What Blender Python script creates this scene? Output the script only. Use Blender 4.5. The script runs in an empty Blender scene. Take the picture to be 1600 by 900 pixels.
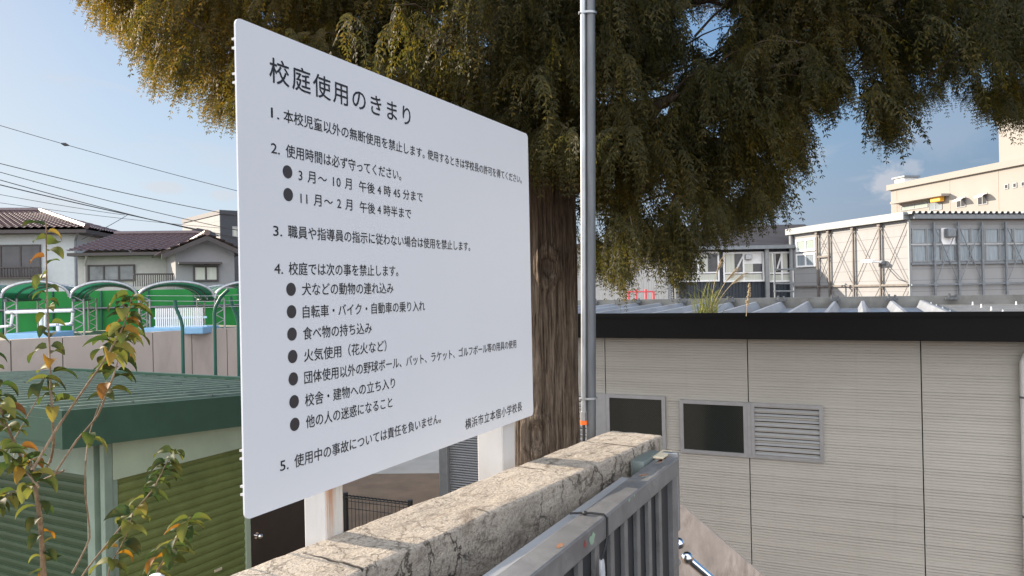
import bpy, math, random
import numpy as np
from mathutils import Vector, Matrix, noise
R = math.radians
rnd = random.Random(7)
scn = bpy.context.scene
COL = scn.collection

# ------------------------------------------------------------------ camera, sky, sun, exposure
F = 1150.0
roll, pit = R(1.15), 3/1150.0
CAM = Vector((0, 0, 1.6))
rx = Vector((math.cos(roll), 0, -math.sin(roll)))
u0 = Vector((math.sin(roll), 0, math.cos(roll)))
fw = (Vector((0, 1, 0))*math.cos(pit) + u0*math.sin(pit)).normalized()
up = rx.cross(fw)
cd = bpy.data.cameras.new('camera'); cam = bpy.data.objects.new('camera', cd); COL.objects.link(cam)
m = Matrix.Identity(4)
for i in range(3):
    m[i][0], m[i][1], m[i][2], m[i][3] = rx[i], up[i], -fw[i], CAM[i]
cam.matrix_world = m
cd.sensor_width = 36; cd.lens = 36*F/1600; cd.clip_start = .02; cd.clip_end = 4000
scn.camera = cam

SUN_AZ, SUN_EL = (-0.88, 0.475), R(18.5)
h = math.cos(SUN_EL)
L_ = math.hypot(*SUN_AZ)
to_sun = Vector((SUN_AZ[0]/L_*h, SUN_AZ[1]/L_*h, math.sin(SUN_EL)))
sd = bpy.data.lights.new('sun', 'SUN'); so = bpy.data.objects.new('sun', sd); COL.objects.link(so)
so.rotation_euler = to_sun.to_track_quat('Z', 'Y').to_euler()
so.location = to_sun*60
sd.energy = 4.7; sd.angle = R(.5); sd.color = (1, .855, .69)

W = bpy.data.worlds.new('World'); scn.world = W; W.use_nodes = True
scn.view_settings.view_transform = 'Standard'; scn.view_settings.look = 'None'
scn.view_settings.gamma = 1; scn.view_settings.use_curve_mapping = False
scn.view_settings.exposure = 1.08
scn.cycles.max_bounces = 8; scn.cycles.use_denoising = True
scn.cycles.transparent_max_bounces = 12


def ray(x, y): return fw + rx*((x-800)/F) + up*((450-y)/F)
def at(x, y, d):
    q = ray(x, y); return CAM + q*(d/q.y)
def onz(x, y, z):
    q = ray(x, y); return CAM + q*((z-CAM.z)/q.z)

class NT:
    """tiny node-tree helper"""
    def __init__(s, nt): s.nt = nt; s.nodes = nt.nodes; s.nodes.clear()
    def n(s, typ, **kw):
        nd = s.nodes.new(typ)
        ins = kw.pop('ins', {})
        for k, v in kw.items(): setattr(nd, k, v)
        for k, v in ins.items(): s.set(nd.inputs[k], v)
        return nd
    def set(s, sock, v):
        if isinstance(v, bpy.types.NodeSocket): s.nt.links.new(v, sock)
        elif isinstance(v, bpy.types.Node): s.nt.links.new(v.outputs[0], sock)
        else:
            if isinstance(v, (tuple, list)) and len(v) == 3 and sock.type == 'RGBA': v = (*v, 1)
            sock.default_value = v
    def math(s, op, a, b=0., c=None, clamp=False):
        nd = s.nodes.new('ShaderNodeMath'); nd.operation = op; nd.use_clamp = clamp
        s.set(nd.inputs[0], a); s.set(nd.inputs[1], b)
        if c is not None: s.set(nd.inputs[2], c)
        return nd.outputs[0]
    def vmath(s, op, a, b=(0, 0, 0), out=0):
        nd = s.nodes.new('ShaderNodeVectorMath'); nd.operation = op
        s.set(nd.inputs[0], a); s.set(nd.inputs[1], b)
        return nd.outputs[out]
    def mix(s, fac, a, b, blend='MIX'):
        nd = s.nodes.new('ShaderNodeMix'); nd.data_type = 'RGBA'; nd.blend_type = blend
        s.set(nd.inputs[0], fac); s.set(nd.inputs[6], a); s.set(nd.inputs[7], b)
        return nd.outputs[2]
    def ramp(s, fac, stops):
        nd = s.nodes.new('ShaderNodeValToRGB'); e = nd.color_ramp.elements
        while len(e) < len(stops): e.new(.5)
        for el, (p, c) in zip(e, stops):
            el.position = p
            el.color = (c, c, c, 1) if isinstance(c, (int, float)) else (*c, 1)
        s.set(nd.inputs[0], fac); return nd.outputs[0]
    def noise(s, vec, scale, detail=4, rough=.55, dist=0.):
        return s.n('ShaderNodeTexNoise', ins={'Vector': vec, 'Scale': scale, 'Detail': detail, 'Roughness': rough, 'Distortion': dist}).outputs[0]
    def mapping(s, vec, scale=(1, 1, 1), loc=(0, 0, 0), rot=(0, 0, 0)):
        return s.n('ShaderNodeMapping', ins={'Vector': vec, 'Scale': scale, 'Location': loc, 'Rotation': rot}).outputs[0]

# --- sky with a few real-cloud wisps (all at infinity, in world directions)
t = NT(W.node_tree)
sky = t.n('ShaderNodeTexSky', sky_type='NISHITA', sun_disc=False, sun_elevation=SUN_EL,
          sun_rotation=math.atan2(SUN_AZ[0], SUN_AZ[1]), air_density=1.0, dust_density=1.0, ozone_density=1.6, altitude=30)
co = t.n('ShaderNodeTexCoord').outputs['Generated']
sep = t.n('ShaderNodeSeparateXYZ', ins={0: co})
wv = t.mapping(co, scale=(3, 3, 11))
n1 = t.noise(wv, 2.3, 7, .6, .4)
alt = t.ramp(sep.outputs[2], [(0, 0), (.03, 1), (.35, .6), (.7, 0)])
cl = t.math('MULTIPLY', t.ramp(n1, [(.55, 0), (.75, .4)]), alt)
def puff(u, v, rad, thr, sc, st, zs=1.6):
    d = (ray(u, v)).normalized()
    df = t.vmath('SUBTRACT', co, tuple(d))
    df = t.vmath('MULTIPLY', df, (1, 1, zs))
    ln = t.vmath('LENGTH', df, out=1)
    g = t.math('SUBTRACT', 1.0, t.math('DIVIDE', ln, rad), clamp=True)
    nn = t.noise(t.mapping(co, scale=(1, 1, 1.5)), sc, 6, .62, .3)
    v_ = t.math('ADD', t.math('MULTIPLY', g, 1.0), t.math('SUBTRACT', nn, .5))
    return t.math('MULTIPLY', t.ramp(v_, [(thr, 0), (thr+.28, 1)]), st)
for a in ((1388, 285, .055, .52, 42, .55, 1.0), (1425, 262, .030, .55, 60, .35, 1.2), (262, 292, .055, .5, 30, .5, 3.0), (350, 304, .05, .5, 34, .4, 3.2), (90, 320, .09, .5, 24, .35, 3.0),
          (1490, 190, .15, .5, 9, .16, 1.6)):
    cl = t.math('MAXIMUM', cl, puff(*a))
# unseen bright cloud added behind the camera as fill for shaded fronts
bk_ = t.vmath('DOT_PRODUCT', co, (-.30, -.94, .15), out=1)
fill_cloud = t.math('ADD', t.math('MULTIPLY', bk_, 1.0), t.math('MULTIPLY', t.math('SUBTRACT', t.noise(t.mapping(co, scale=(1, 1, 1.8)), 3.0, 6, .6), .5), 1.3))
fill_cloud = t.math('MULTIPLY', t.ramp(fill_cloud, [(.05, 0), (.45, 1)]), .9)
SKS, K = .15, 3.4
hs = t.n('ShaderNodeHueSaturation', ins={'Saturation': 1.28, 'Value': .86, 'Color': sky.outputs[0]}).outputs[0]
lum = t.vmath('DOT_PRODUCT', hs, (.25, .6, .15), out=1)
sf = t.vmath('SCALE', hs); t.set(sf.node.inputs['Scale'], t.math('DIVIDE', 1.0, t.math('ADD', 1.0, t.math('DIVIDE', lum, K))))   # sky colour soft-clipped to even out the glare round the sun
sunward = t.ramp(t.math('ADD', .5, t.math('MULTIPLY', t.vmath('DOT_PRODUCT', co, tuple(Vector((to_sun.x, to_sun.y, 0)).normalized()), out=1), .5)), [(.45, 0), (.95, 1)])
veil = t.mix(sunward, (.70, .88, 1.42), (2.35, 2.75, 3.35))
sf = t.mix(t.ramp(sep.outputs[2], [(0, .92), (.08, .74), (.2, .42), (.4, .14), (.8, 0)]), sf, veil)
skyc = t.mix(cl, sf, (2.3, 2.25, 2.35))
skyc = t.mix(fill_cloud, skyc, (8.2, 8.3, 8.6))
bg = t.n('ShaderNodeBackground', ins={'Color': skyc, 'Strength': SKS})
o = t.n('ShaderNodeOutputWorld'); t.nt.links.new(bg.outputs[0], o.inputs[0])

# ------------------------------------------------------------------ materials
def mat(name, col, rough=.6, metal=0., var=.12, vs=6., bump=0., bs=40., spec=.4, col2=None, stretch=(1, 1, 1), stain=None, stain_s=1.5, stain_a=.5):
    M = bpy.data.materials.new(name); M.use_nodes = True
    t = NT(M.node_tree)
    oc = t.n('ShaderNodeTexCoord').outputs['Object']
    oc = t.mapping(oc, scale=stretch)
    nz = t.noise(oc, vs, 6, .6)
    a = tuple(c*(1-var) for c in col); b = col2 or tuple(min(1, c*(1+var)) for c in col)
    c = t.mix(t.ramp(nz, [(.3, 0), (.7, 1)]), a, b)
    if stain:
        s = t.ramp(t.noise(oc, stain_s, 8, .7, .6), [(.5, 0), (.68, 1)])
        c = t.mix(t.math('MULTIPLY', s, stain_a), c, stain)
    P = t.n('ShaderNodeBsdfPrincipled', ins={'Base Color': c, 'Roughness': rough, 'Metallic': metal, 'Specular IOR Level': spec})
    rr = t.math('ADD', rough-.08, t.math('MULTIPLY', nz, .16), clamp=True); t.set(P.inputs['Roughness'], rr)
    if bump:
        bp = t.n('ShaderNodeBump', ins={'Strength': bump, 'Distance': .01, 'Height': t.noise(oc, bs, 5, .6)})
        t.set(P.inputs['Normal'], bp.outputs[0])
    ou = t.n('ShaderNodeOutputMaterial'); t.nt.links.new(P.outputs[0], ou.inputs[0])
    return M

M = {}
M['sign'] = mat('sign_white', (.72, .735, .76), .32, var=.012, vs=2.5, spec=.35)
M['ink'] = mat('black_lettering', (.022, .022, .026), .4, var=.1)
M['bullet'] = mat('dark_bullet', (.045, .042, .045), .4, var=.1)
M['postwhite'] = mat('white_post_paint', (.56, .565, .565), .5, var=.06, vs=9, stain=(.30, .26, .20), stain_s=5, stain_a=.25, stretch=(1, 1, .25))
M['galv'] = mat('galvanised_steel', (.36, .375, .39), .42, .8, var=.22, vs=26, stretch=(1, 1, .3))
M['galvdark'] = mat('aged_galvanised_pole', (.13, .14, .15), .5, .4, var=.25, vs=30, stretch=(1, 1, .15))
M['chrome'] = mat('polished_chrome', (.75, .76, .78), .1, 1., var=.02)
M['orange'] = mat('orange_bushing', (.75, .14, .02), .45, var=.05)
M['rubber'] = mat('black_cable', (.02, .02, .022), .5)
M['fascia'] = mat('dark_fascia_metal', (.011, .0105, .0105), .7, .0, var=.15, vs=3, stretch=(.3, 1, 1), spec=.12)
M['alu'] = mat('aluminium_frame', (.36, .365, .375), .42, .5, var=.08, vs=12)
M['slat'] = mat('louver_aluminium', (.46, .475, .49), .45, .5, var=.06)
M['darkvoid'] = mat('dark_interior', (.012, .012, .013), .9)
M['joint'] = mat('dark_sealant', (.05, .045, .04), .8)
M['deck'] = mat('steel_roof_deck', (.27, .29, .32), .5, .1, var=.2, vs=3, stretch=(4, .4, 1), stain=(.16, .15, .14), stain_a=.5, stain_s=2)
M['flash'] = mat('roof_flashing', (.20, .20, .19), .5, .2, var=.2, vs=4, stain=(.10, .09, .08), stain_a=.5)
M['pipe'] = mat('white_downpipe', (.62, .62, .60), .4, var=.05)
M['gate'] = mat('grey_gate_paint', (.185, .185, .188), .42, .25, var=.18, vs=14, bump=.06, bs=160, stain=(.33, .34, .33), stain_s=9, stain_a=.4)
M['gatepanel'] = mat('dark_grey_panel', (.035, .037, .04), .5, .1, var=.12, vs=8)
M['latch'] = mat('latch_grey_green', (.155, .185, .175), .45, .2, var=.12, vs=20)
M['cream'] = mat('aged_cream_plastic', (.62, .55, .40), .5, var=.1)
M['stair'] = mat('stained_concrete', (.44, .37, .32), .9, var=.3, vs=9, bump=.35, bs=70, stain=(.15, .12, .10), stain_s=9, stain_a=.75, stretch=(1, 1, .35))
M['shedroof'] = mat('green_steel_roof', (.15, .20, .155), .45, .1, var=.2, vs=5, stain=(.045, .06, .05), stain_a=.5, stain_s=2.5)
M['shedfascia'] = mat('green_fascia_paint', (.036, .085, .058), .45, var=.12, vs=5, bump=.04, bs=30)
M['shedlight'] = mat('pale_green_header', (.36, .44, .33), .5, var=.06)
M['shutter'] = mat('olive_shutter_paint', (.15, .185, .06), .5, var=.12, vs=5, stain=(.07, .10, .03), stain_a=.5)
M['shutter_d'] = mat('dark_green_shutter_paint', (.035, .065, .034), .45, var=.12, vs=5)
M['shedframe'] = mat('grey_green_frame', (.20, .27, .22), .5, var=.1)
M['door'] = mat('brown_door', (.045, .035, .03), .35, var=.12)
M['glassdark'] = mat('door_glass', (.07, .09, .07), .12, var=.1, vs=3)
M['gshutter'] = mat('grey_shutter', (.25, .255, .265), .45, .4, var=.08, vs=6)
M['soil'] = mat('playground_soil', (.20, .145, .10), .95, var=.2, vs=2.2, bump=.4, bs=12)
M['asphalt'] = mat('asphalt', (.055, .054, .053), .9, var=.2, vs=20, bump=.4, bs=120)
M['pave'] = mat('pale_pavement', (.40, .38, .34), .9, var=.12, vs=1.5)
M['meshfence'] = mat('black_mesh_steel', (.015, .016, .016), .45)
M['poolwall'] = mat('beige_concrete_panel', (.46, .395, .355), .9, var=.07, vs=2.5, stain=(.26, .22, .19), stain_s=1.3, stain_a=.35, stretch=(1, 1, .4))
M['greenpost'] = mat('green_fence_paint', (.02, .10, .075), .45)
M['net'] = mat('green_screen', (.014, .20, .04), .75, var=.16, vs=1.4)
M['white'] = mat('white_paint', (.78, .79, .80), .4, var=.04)
M['blue'] = mat('blue_plastic', (.22, .42, .62), .5, var=.08)
M['paleblue'] = mat('pale_blue_plastic', (.45, .66, .80), .45, var=.05)
M['wire'] = mat('power_line_black', (.05, .05, .055), .6)
M['tile'] = mat('glazed_roof_tile', (.10, .066, .07), .42, var=.3, vs=9, spec=.7)
M['tile2'] = mat('brown_roof_tile', (.11, .065, .058), .42, var=.3, vs=9, spec=.7)
M['h1wall'] = mat('pale_blue_render', (.50, .54, .56), .8, var=.05)
M['h2wall'] = mat('grey_render', (.42, .41, .40), .85, var=.07)
M['h2gable'] = mat('grey_gable_siding', (.27, .27, .28), .85, var=.05)
M['eaves'] = mat('dark_eaves', (.07, .06, .06), .6)
M['winlight'] = mat('curtained_window', (.50, .52, .46), .25, var=.1, vs=4, stretch=(6, 6, .2))
M['windark'] = mat('dark_window', (.06, .06, .065), .12, var=.35, vs=2)
M['winmid'] = mat('reflective_window', (.16, .17, .18), .12, var=.4, vs=2)
M['h3dark'] = mat('dark_modern_cladding', (.055, .058, .07), .6, var=.1)
M['slate'] = mat('dark_slate_roof', (.065, .058, .058), .55, var=.2, vs=2.5, stretch=(1, 3, 3))
M['navy'] = mat('dark_blue_corrugated', (.028, .036, .05), .5, var=.1)
M['greyrib'] = mat('light_grey_corrugated', (.42, .42, .41), .6, .1, var=.06)
M['pink'] = mat('faded_red_paint', (.62, .10, .11), .5, var=.1)
M['school'] = mat('cream_render', (.30, .287, .265), .85, var=.03, vs=.6, stretch=(1, 1, .3))
M['curtain'] = mat('green_curtained_glass', (.30, .36, .33), .2, var=.25, vs=5, stretch=(8, 8, .3))
M['curtain2'] = mat('blue_grey_curtained_glass', (.23, .27, .30), .18, var=.35, vs=4, stretch=(7, 7, .25))
M['rustbrace'] = mat('weathered_steel_frame', (.16, .145, .135), .6, .2, var=.3, vs=3)
M['bluesteel'] = mat('grey_blue_steel', (.19, .21, .23), .5, .3, var=.15)
M['roofgrey'] = mat('grey_sheet_roof', (.24, .255, .265), .5, .3, var=.1)
M['bark2'] = mat('sapling_bark', (.17, .125, .085), .8, var=.35, vs=60, bump=.3, bs=200)
M['twig'] = mat('conifer_twig', (.055, .038, .022), .9, var=.2)
M['tag'] = mat('grey_cloth', (.45, .46, .48), .8, var=.08, bump=.2, bs=60)
M['amber'] = mat('amber_plastic', (.85, .45, .05), .4)
M['straw'] = mat('dry_plume', (.50, .40, .26), .9, var=.15)
M['grass'] = mat('roof_grass', (.20, .26, .05), .6, var=.35, vs=8, col2=(.42, .40, .10))
M['gold'] = mat('golden_dry_foliage', (.50, .27, .03), .7, var=.25, vs=30)

def custom(name):
    m_ = bpy.data.materials.new(name); m_.use_nodes = True
    t = NT(m_.node_tree)
    oc = t.n('ShaderNodeTexCoord').outputs['Object']
    P = t.n('ShaderNodeBsdfPrincipled'); o = t.n('ShaderNodeOutputMaterial'); t.nt.links.new(P.outputs[0], o.inputs[0])
    M[name] = m_
    return t, oc, P

# weathered mortar wall: sandy, cracked, black algae stains
t, oc, P = custom('mortar')
warp = t.vmath('ADD', oc, t.vmath('MULTIPLY', t.n('ShaderNodeTexNoise', ins={'Vector': oc, 'Scale': 11, 'Detail': 8, 'Roughness': .65}).outputs[1], (.14, .14, .14)))
v1 = t.n('ShaderNodeTexVoronoi', feature='DISTANCE_TO_EDGE', ins={'Vector': t.mapping(warp, scale=(1, 1, .8)), 'Scale': 10.0}).outputs[0]
crk = t.ramp(v1, [(.0, 1), (.010, .6), (.026, 0)])
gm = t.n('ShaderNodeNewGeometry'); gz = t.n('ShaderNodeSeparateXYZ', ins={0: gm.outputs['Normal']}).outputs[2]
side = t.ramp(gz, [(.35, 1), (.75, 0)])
cm = t.ramp(t.noise(oc, 3.4, 4, .6), [(.45, 0), (.60, 1)])
cm = t.math('MULTIPLY', cm, t.math('ADD', .28, t.math('MULTIPLY', side, .72)))
crk = t.math('MULTIPLY', crk, cm)
halo = t.math('MULTIPLY', t.ramp(v1, [(.0, 1), (.16, 0)]), t.math('MULTIPLY', cm, t.ramp(t.noise(oc, 14, 5, .65), [(.4, 0), (.65, 1)])))
base = t.mix(t.ramp(t.noise(oc, 7, 8, .65), [(.3, 0), (.7, 1)]), (.40, .35, .29), (.56, .495, .41))
grain = t.noise(oc, 190, 3, .7)
base = t.mix(t.ramp(grain, [(.36, .65), (.5, 0)]), base, (.20, .165, .13))
stn = t.ramp(t.noise(t.mapping(oc, scale=(1, 1.6, 1.6)), 6.5, 9, .72, .8), [(.54, 0), (.68, 1)])
base = t.mix(t.math('MULTIPLY', stn, .8), base, (.15, .115, .085))
gr2 = t.math('MULTIPLY', t.ramp(t.noise(t.mapping(oc, scale=(.5, 2.2, 2.2)), 26, 6, .75, .5), [(.5, 0), (.62, 1)]), t.ramp(t.noise(oc, 4, 4), [(.42, 0), (.62, 1)]))
base = t.mix(t.math('MULTIPLY', gr2, .75), base, (.10, .078, .06))
base = t.mix(t.math('MULTIPLY', halo, .55), base, (.09, .075, .06))
base = t.mix(t.math('MULTIPLY', t.ramp(t.noise(oc, 75, 4, .7), [(.56, 0), (.66, 1)]), .6), base, (.12, .095, .075))
base = t.mix(t.math('MULTIPLY', side, .14), base, (.17, .15, .13))   # shade of the upright face put into its colour
base = t.mix(t.math('MULTIPLY', crk, .7), base, (.05, .042, .035))
sx = t.n('ShaderNodeSeparateXYZ', ins={0: t.vmath('ADD', oc, t.vmath('MULTIPLY', t.n('ShaderNodeTexNoise', ins={'Vector': oc, 'Scale': 12, 'Detail': 3}).outputs[1], (.03, .03, .03)))}).outputs[0]
jd = t.math('ABSOLUTE', t.math('SUBTRACT', t.math('FRACT', t.math('DIVIDE', sx, .40)), .5))
jn = t.math('MULTIPLY', t.ramp(jd, [(0, 1), (.007, .5), (.012, 0)]), t.ramp(t.noise(oc, 5, 3), [(.38, 0), (.5, 1)]))
jn = t.math('MULTIPLY', jn, t.math('SUBTRACT', 1, side))
base = t.mix(jn, base, (.06, .045, .035))
t.set(P.inputs['Base Color'], base); P.inputs['Roughness'].default_value = .95; P.inputs['Specular IOR Level'].default_value = .2
hgt = t.math('SUBTRACT', t.math('ADD', t.math('MULTIPLY', grain, .5), t.noise(oc, 45, 6, .7)), t.math('MULTIPLY', t.math('MAXIMUM', crk, jn), 2.0))
t.set(P.inputs['Normal'], t.n('ShaderNodeBump', ins={'Strength': .85, 'Distance': .009, 'Height': hgt}).outputs[0])

# right-hand building siding
t, oc, P = custom('siding')
c = t.mix(t.ramp(t.noise(t.mapping(oc, scale=(.6, 1, 1.2)), 1.3, 6, .6), [(.3, 0), (.7, 1)]), (.43, .41, .37), (.475, .455, .415))
ln = t.ramp(t.noise(t.mapping(oc, scale=(.25, 1, 32.3)), 1.0, 2, .5), [(.48, 0), (.66, 1)])
c = t.mix(t.math('MULTIPLY', ln, .14), c, (.27, .25, .22))
dr = t.ramp(t.noise(t.mapping(oc, scale=(7, 1, .22)), 1.6, 7, .7), [(.55, 0), (.8, 1)])
c = t.mix(t.math('MULTIPLY', dr, .16), c, (.24, .22, .19))
t.set(P.inputs['Base Color'], c); P.inputs['Roughness'].default_value = .7; P.inputs['Specular IOR Level'].default_value = .25

# wired glass
t, oc, P = custom('wiredglass')
rot = t.mapping(oc, rot=(0, R(45), 0))
s2 = t.n('ShaderNodeSeparateXYZ', ins={0: rot})
def gl(k): return t.ramp(t.math('ABSOLUTE', t.math('SUBTRACT', t.math('FRACT', t.math('MULTIPLY', s2.outputs[k], 55)), .5)), [(0, 1), (.07, 0)])
g = t.math('MAXIMUM', gl(0), gl(2))
t.set(P.inputs['Base Color'], t.mix(t.math('MULTIPLY', g, .6), (.014, .019, .017), (.10, .10, .095)))
P.inputs['Roughness'].default_value = .12; P.inputs['Specular IOR Level'].default_value = .5
# bark
t, oc, P = custom('bark')
wo = t.vmath('ADD', oc, t.vmath('MULTIPLY', t.n('ShaderNodeTexNoise', ins={'Vector': oc, 'Scale': 2.5, 'Detail': 3}).outputs[1], (.05, .05, .0)))
st = t.mapping(wo, scale=(1, 1, .055))
nb = t.noise(st, 46, 8, .74)
c = t.ramp(nb, [(.34, (.024, .016, .011)), (.44, (.13, .10, .076)), (.55, (.25, .20, .155)), (.72, (.42, .345, .275))])
c = t.mix(t.ramp(t.noise(oc, 3, 5), [(.4, 0), (.7, .5)]), c, (.13, .105, .085))
t.set(P.inputs['Base Color'], c); P.inputs['Roughness'].default_value = .95; P.inputs['Specular IOR Level'].default_value = .1
t.set(P.inputs['Normal'], t.n('ShaderNodeBump', ins={'Strength': 1.0, 'Distance': .05, 'Height': nb}).outputs[0])
# rusty N face of posts
t, oc, P = custom('rustpost')
st = t.ramp(t.noise(t.mapping(oc, scale=(1, 1, .06)), 42, 5, .65), [(.44, 0), (.62, 1)])
wt = t.ramp(t.noise(oc, 8, 6), [(.35, .35), (.65, 1)])
c = t.mix(t.math('MULTIPLY', st, wt), (.62, .59, .53), (.45, .17, .045))
t.set(P.inputs['Base Color'], c); P.inputs['Roughness'].default_value = .6
# rusty gate top
t, oc, P = custom('gaterust')
t.set(P.inputs['Base Color'], t.mix(t.ramp(t.noise(oc, 18, 8, .7), [(.5, 0), (.56, 1)]), (.20, .215, .21), (.27, .105, .035)))
P.inputs['Roughness'].default_value = .7
# leaves with transmission
def leafmat(name, stops, trans=.45, rough=.45):
    m_ = bpy.data.materials.new(name); m_.use_nodes = True; M[name] = m_
    t = NT(m_.node_tree)
    rn = t.n('ShaderNodeNewGeometry').outputs['Random Per Island']
    c = t.ramp(rn, stops)
    oc = t.n('ShaderNodeTexCoord').outputs['Object']
    c = t.mix(t.ramp(t.noise(oc, 30, 4), [(.4, 0), (.75, .35)]), c, (.16, .09, .02))
    P = t.n('ShaderNodeBsdfPrincipled', ins={'Base Color': c, 'Roughness': rough, 'Specular IOR Level': .18})
    hs = t.n('ShaderNodeHueSaturation', ins={'Saturation': 1.1, 'Value': 1.55, 'Color': c}).outputs[0]
    T = t.n('ShaderNodeBsdfTranslucent', ins={'Color': hs})
    mx = t.n('ShaderNodeMixShader', ins={0: trans, 1: P.outputs[0], 2: T.outputs[0]})
    o = t.n('ShaderNodeOutputMaterial'); t.nt.links.new(mx.outputs[0], o.inputs[0])
    return m_
m_ = leafmat('cherry_leaf', [(0, (.020, .042, .016)), (.45, (.038, .07, .02)), (.70, (.075, .10, .026)), (.89, (.16, .17, .045)), (.965, (.26, .13, .025)), (1, (.13, .06, .025))], .42, .62)
# conifer
t = None
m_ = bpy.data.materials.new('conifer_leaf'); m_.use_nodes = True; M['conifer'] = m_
t = NT(m_.node_tree)
oc = t.n('ShaderNodeTexCoord').outputs['Object']
rn = t.n('ShaderNodeNewGeometry').outputs['Random Per Island']
big = t.noise(oc, 1.6, 4, .6)
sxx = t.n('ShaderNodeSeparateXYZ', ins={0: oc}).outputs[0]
sun_gold = t.ramp(t.math('MULTIPLY_ADD', sxx, -.28, .12), [(0, 0), (1, 1)])     # sunlit gold of the left crown, plus autumn bronzing, put into its colour
k = t.math('ADD', t.math('ADD', t.math('MULTIPLY', rn, .30), t.math('MULTIPLY', big, .62)), t.math('MULTIPLY', sun_gold, .20))
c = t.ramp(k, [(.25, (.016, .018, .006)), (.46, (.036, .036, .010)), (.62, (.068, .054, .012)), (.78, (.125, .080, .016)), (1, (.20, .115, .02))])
P = t.n('ShaderNodeBsdfPrincipled', ins={'Base Color': c, 'Roughness': .6, 'Specular IOR Level': .25})
hs = t.n('ShaderNodeHueSaturation', ins={'Saturation': 1.1, 'Value': 2.6, 'Color': c}).outputs[0]
T = t.n('ShaderNodeBsdfTranslucent', ins={'Color': hs})
mx = t.n('ShaderNodeMixShader', ins={0: .45, 1: P.outputs[0], 2: T.outputs[0]})
o = t.n('ShaderNodeOutputMaterial'); t.nt.links.new(mx.outputs[0], o.inputs[0])
# translucent green vault
m_ = bpy.data.materials.new('green_polycarbonate'); m_.use_nodes = True; M['poly'] = m_
t = NT(m_.node_tree)
oc = t.n('ShaderNodeTexCoord').outputs['Object']
c = t.mix(t.noise(oc, 3, 4), (.015, .13, .07), (.03, .21, .12))
P = t.n('ShaderNodeBsdfPrincipled', ins={'Base Color': c, 'Roughness': .3})
T = t.n('ShaderNodeBsdfTranslucent', ins={'Color': c})
mx = t.n('ShaderNodeMixShader', ins={0: .45, 1: P.outputs[0], 2: T.outputs[0]})
o = t.n('ShaderNodeOutputMaterial'); t.nt.links.new(mx.outputs[0], o.inputs[0])
# panelled claddings: dark joint every pz metres up (and px along)
def panelmat(name, col, joint, pz, px=0, jw=.04, rough=.7, var=.05):
    t, oc, P = custom(name)
    s = t.n('ShaderNodeSeparateXYZ', ins={0: oc})
    def jl(sock, p): return t.ramp(t.math('ABSOLUTE', t.math('SUBTRACT', t.math('FRACT', t.math('DIVIDE', sock, p)), .5)), [(0, 1), (jw, 0)])
    j = jl(s.outputs[2], pz)
    if px: j = t.math('MAXIMUM', j, jl(t.math('ADD', s.outputs[0], s.outputs[1]), px))
    nz = t.ramp(t.noise(t.mapping(oc, scale=(1, 1, .3)), 1.2, 6, .6), [(.3, 0), (.7, 1)])
    c = t.mix(nz, tuple(q*(1-var) for q in col), tuple(q*(1+var) for q in col))
    t.set(P.inputs['Base Color'], t.mix(j, c, joint)); P.inputs['Roughness'].default_value = rough
panelmat('prefab', (.275, .28, .285), (.135, .135, .14), .55, 0, .035)
panelmat('h3tile', (.24, .24, .235), (.10, .16, .17), .55, .55, .06)

# ------------------------------------------------------------------ geometry helpers
class Fr:
    """local frame: origin + rotation about z"""
    def __init__(s, loc, rz):
        s.loc = Vector(loc); s.rz = rz
        s.M = Matrix.Translation(s.loc) @ Matrix.Rotation(rz, 4, 'Z'); s.I = s.M.inverted()
    def on(s, u, v, axis, val):
        """pixel ray meets the local plane axis=val -> local point"""
        c = s.I @ CAM; d = s.I.to_3x3() @ ray(u, v)
        return c + d*((val-c[axis])/d[axis])
    def L(s, p): return s.I @ Vector(p)
ID = Fr((0, 0, 0), 0)

def thing(name, label, cat, fr=ID, group=None, loc=None):
    o = bpy.data.objects.new(name, None); COL.objects.link(o)
    o.empty_display_size = .2
    if loc is not None: o.location = loc
    else: o.location = fr.loc; o.rotation_euler = (0, 0, fr.rz)
    o['label'] = label; o['category'] = cat
    if group: o['group'] = group
    return o
def tag(o, label, cat, group=None):
    o['label'] = label; o['category'] = cat
    if group: o['group'] = group
    return o
def copy_tree(o, parent=None):
    c = o.copy(); COL.objects.link(c)
    if parent: c.parent = parent
    for ch in list(o.children): copy_tree(ch, c)
    return c

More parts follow.
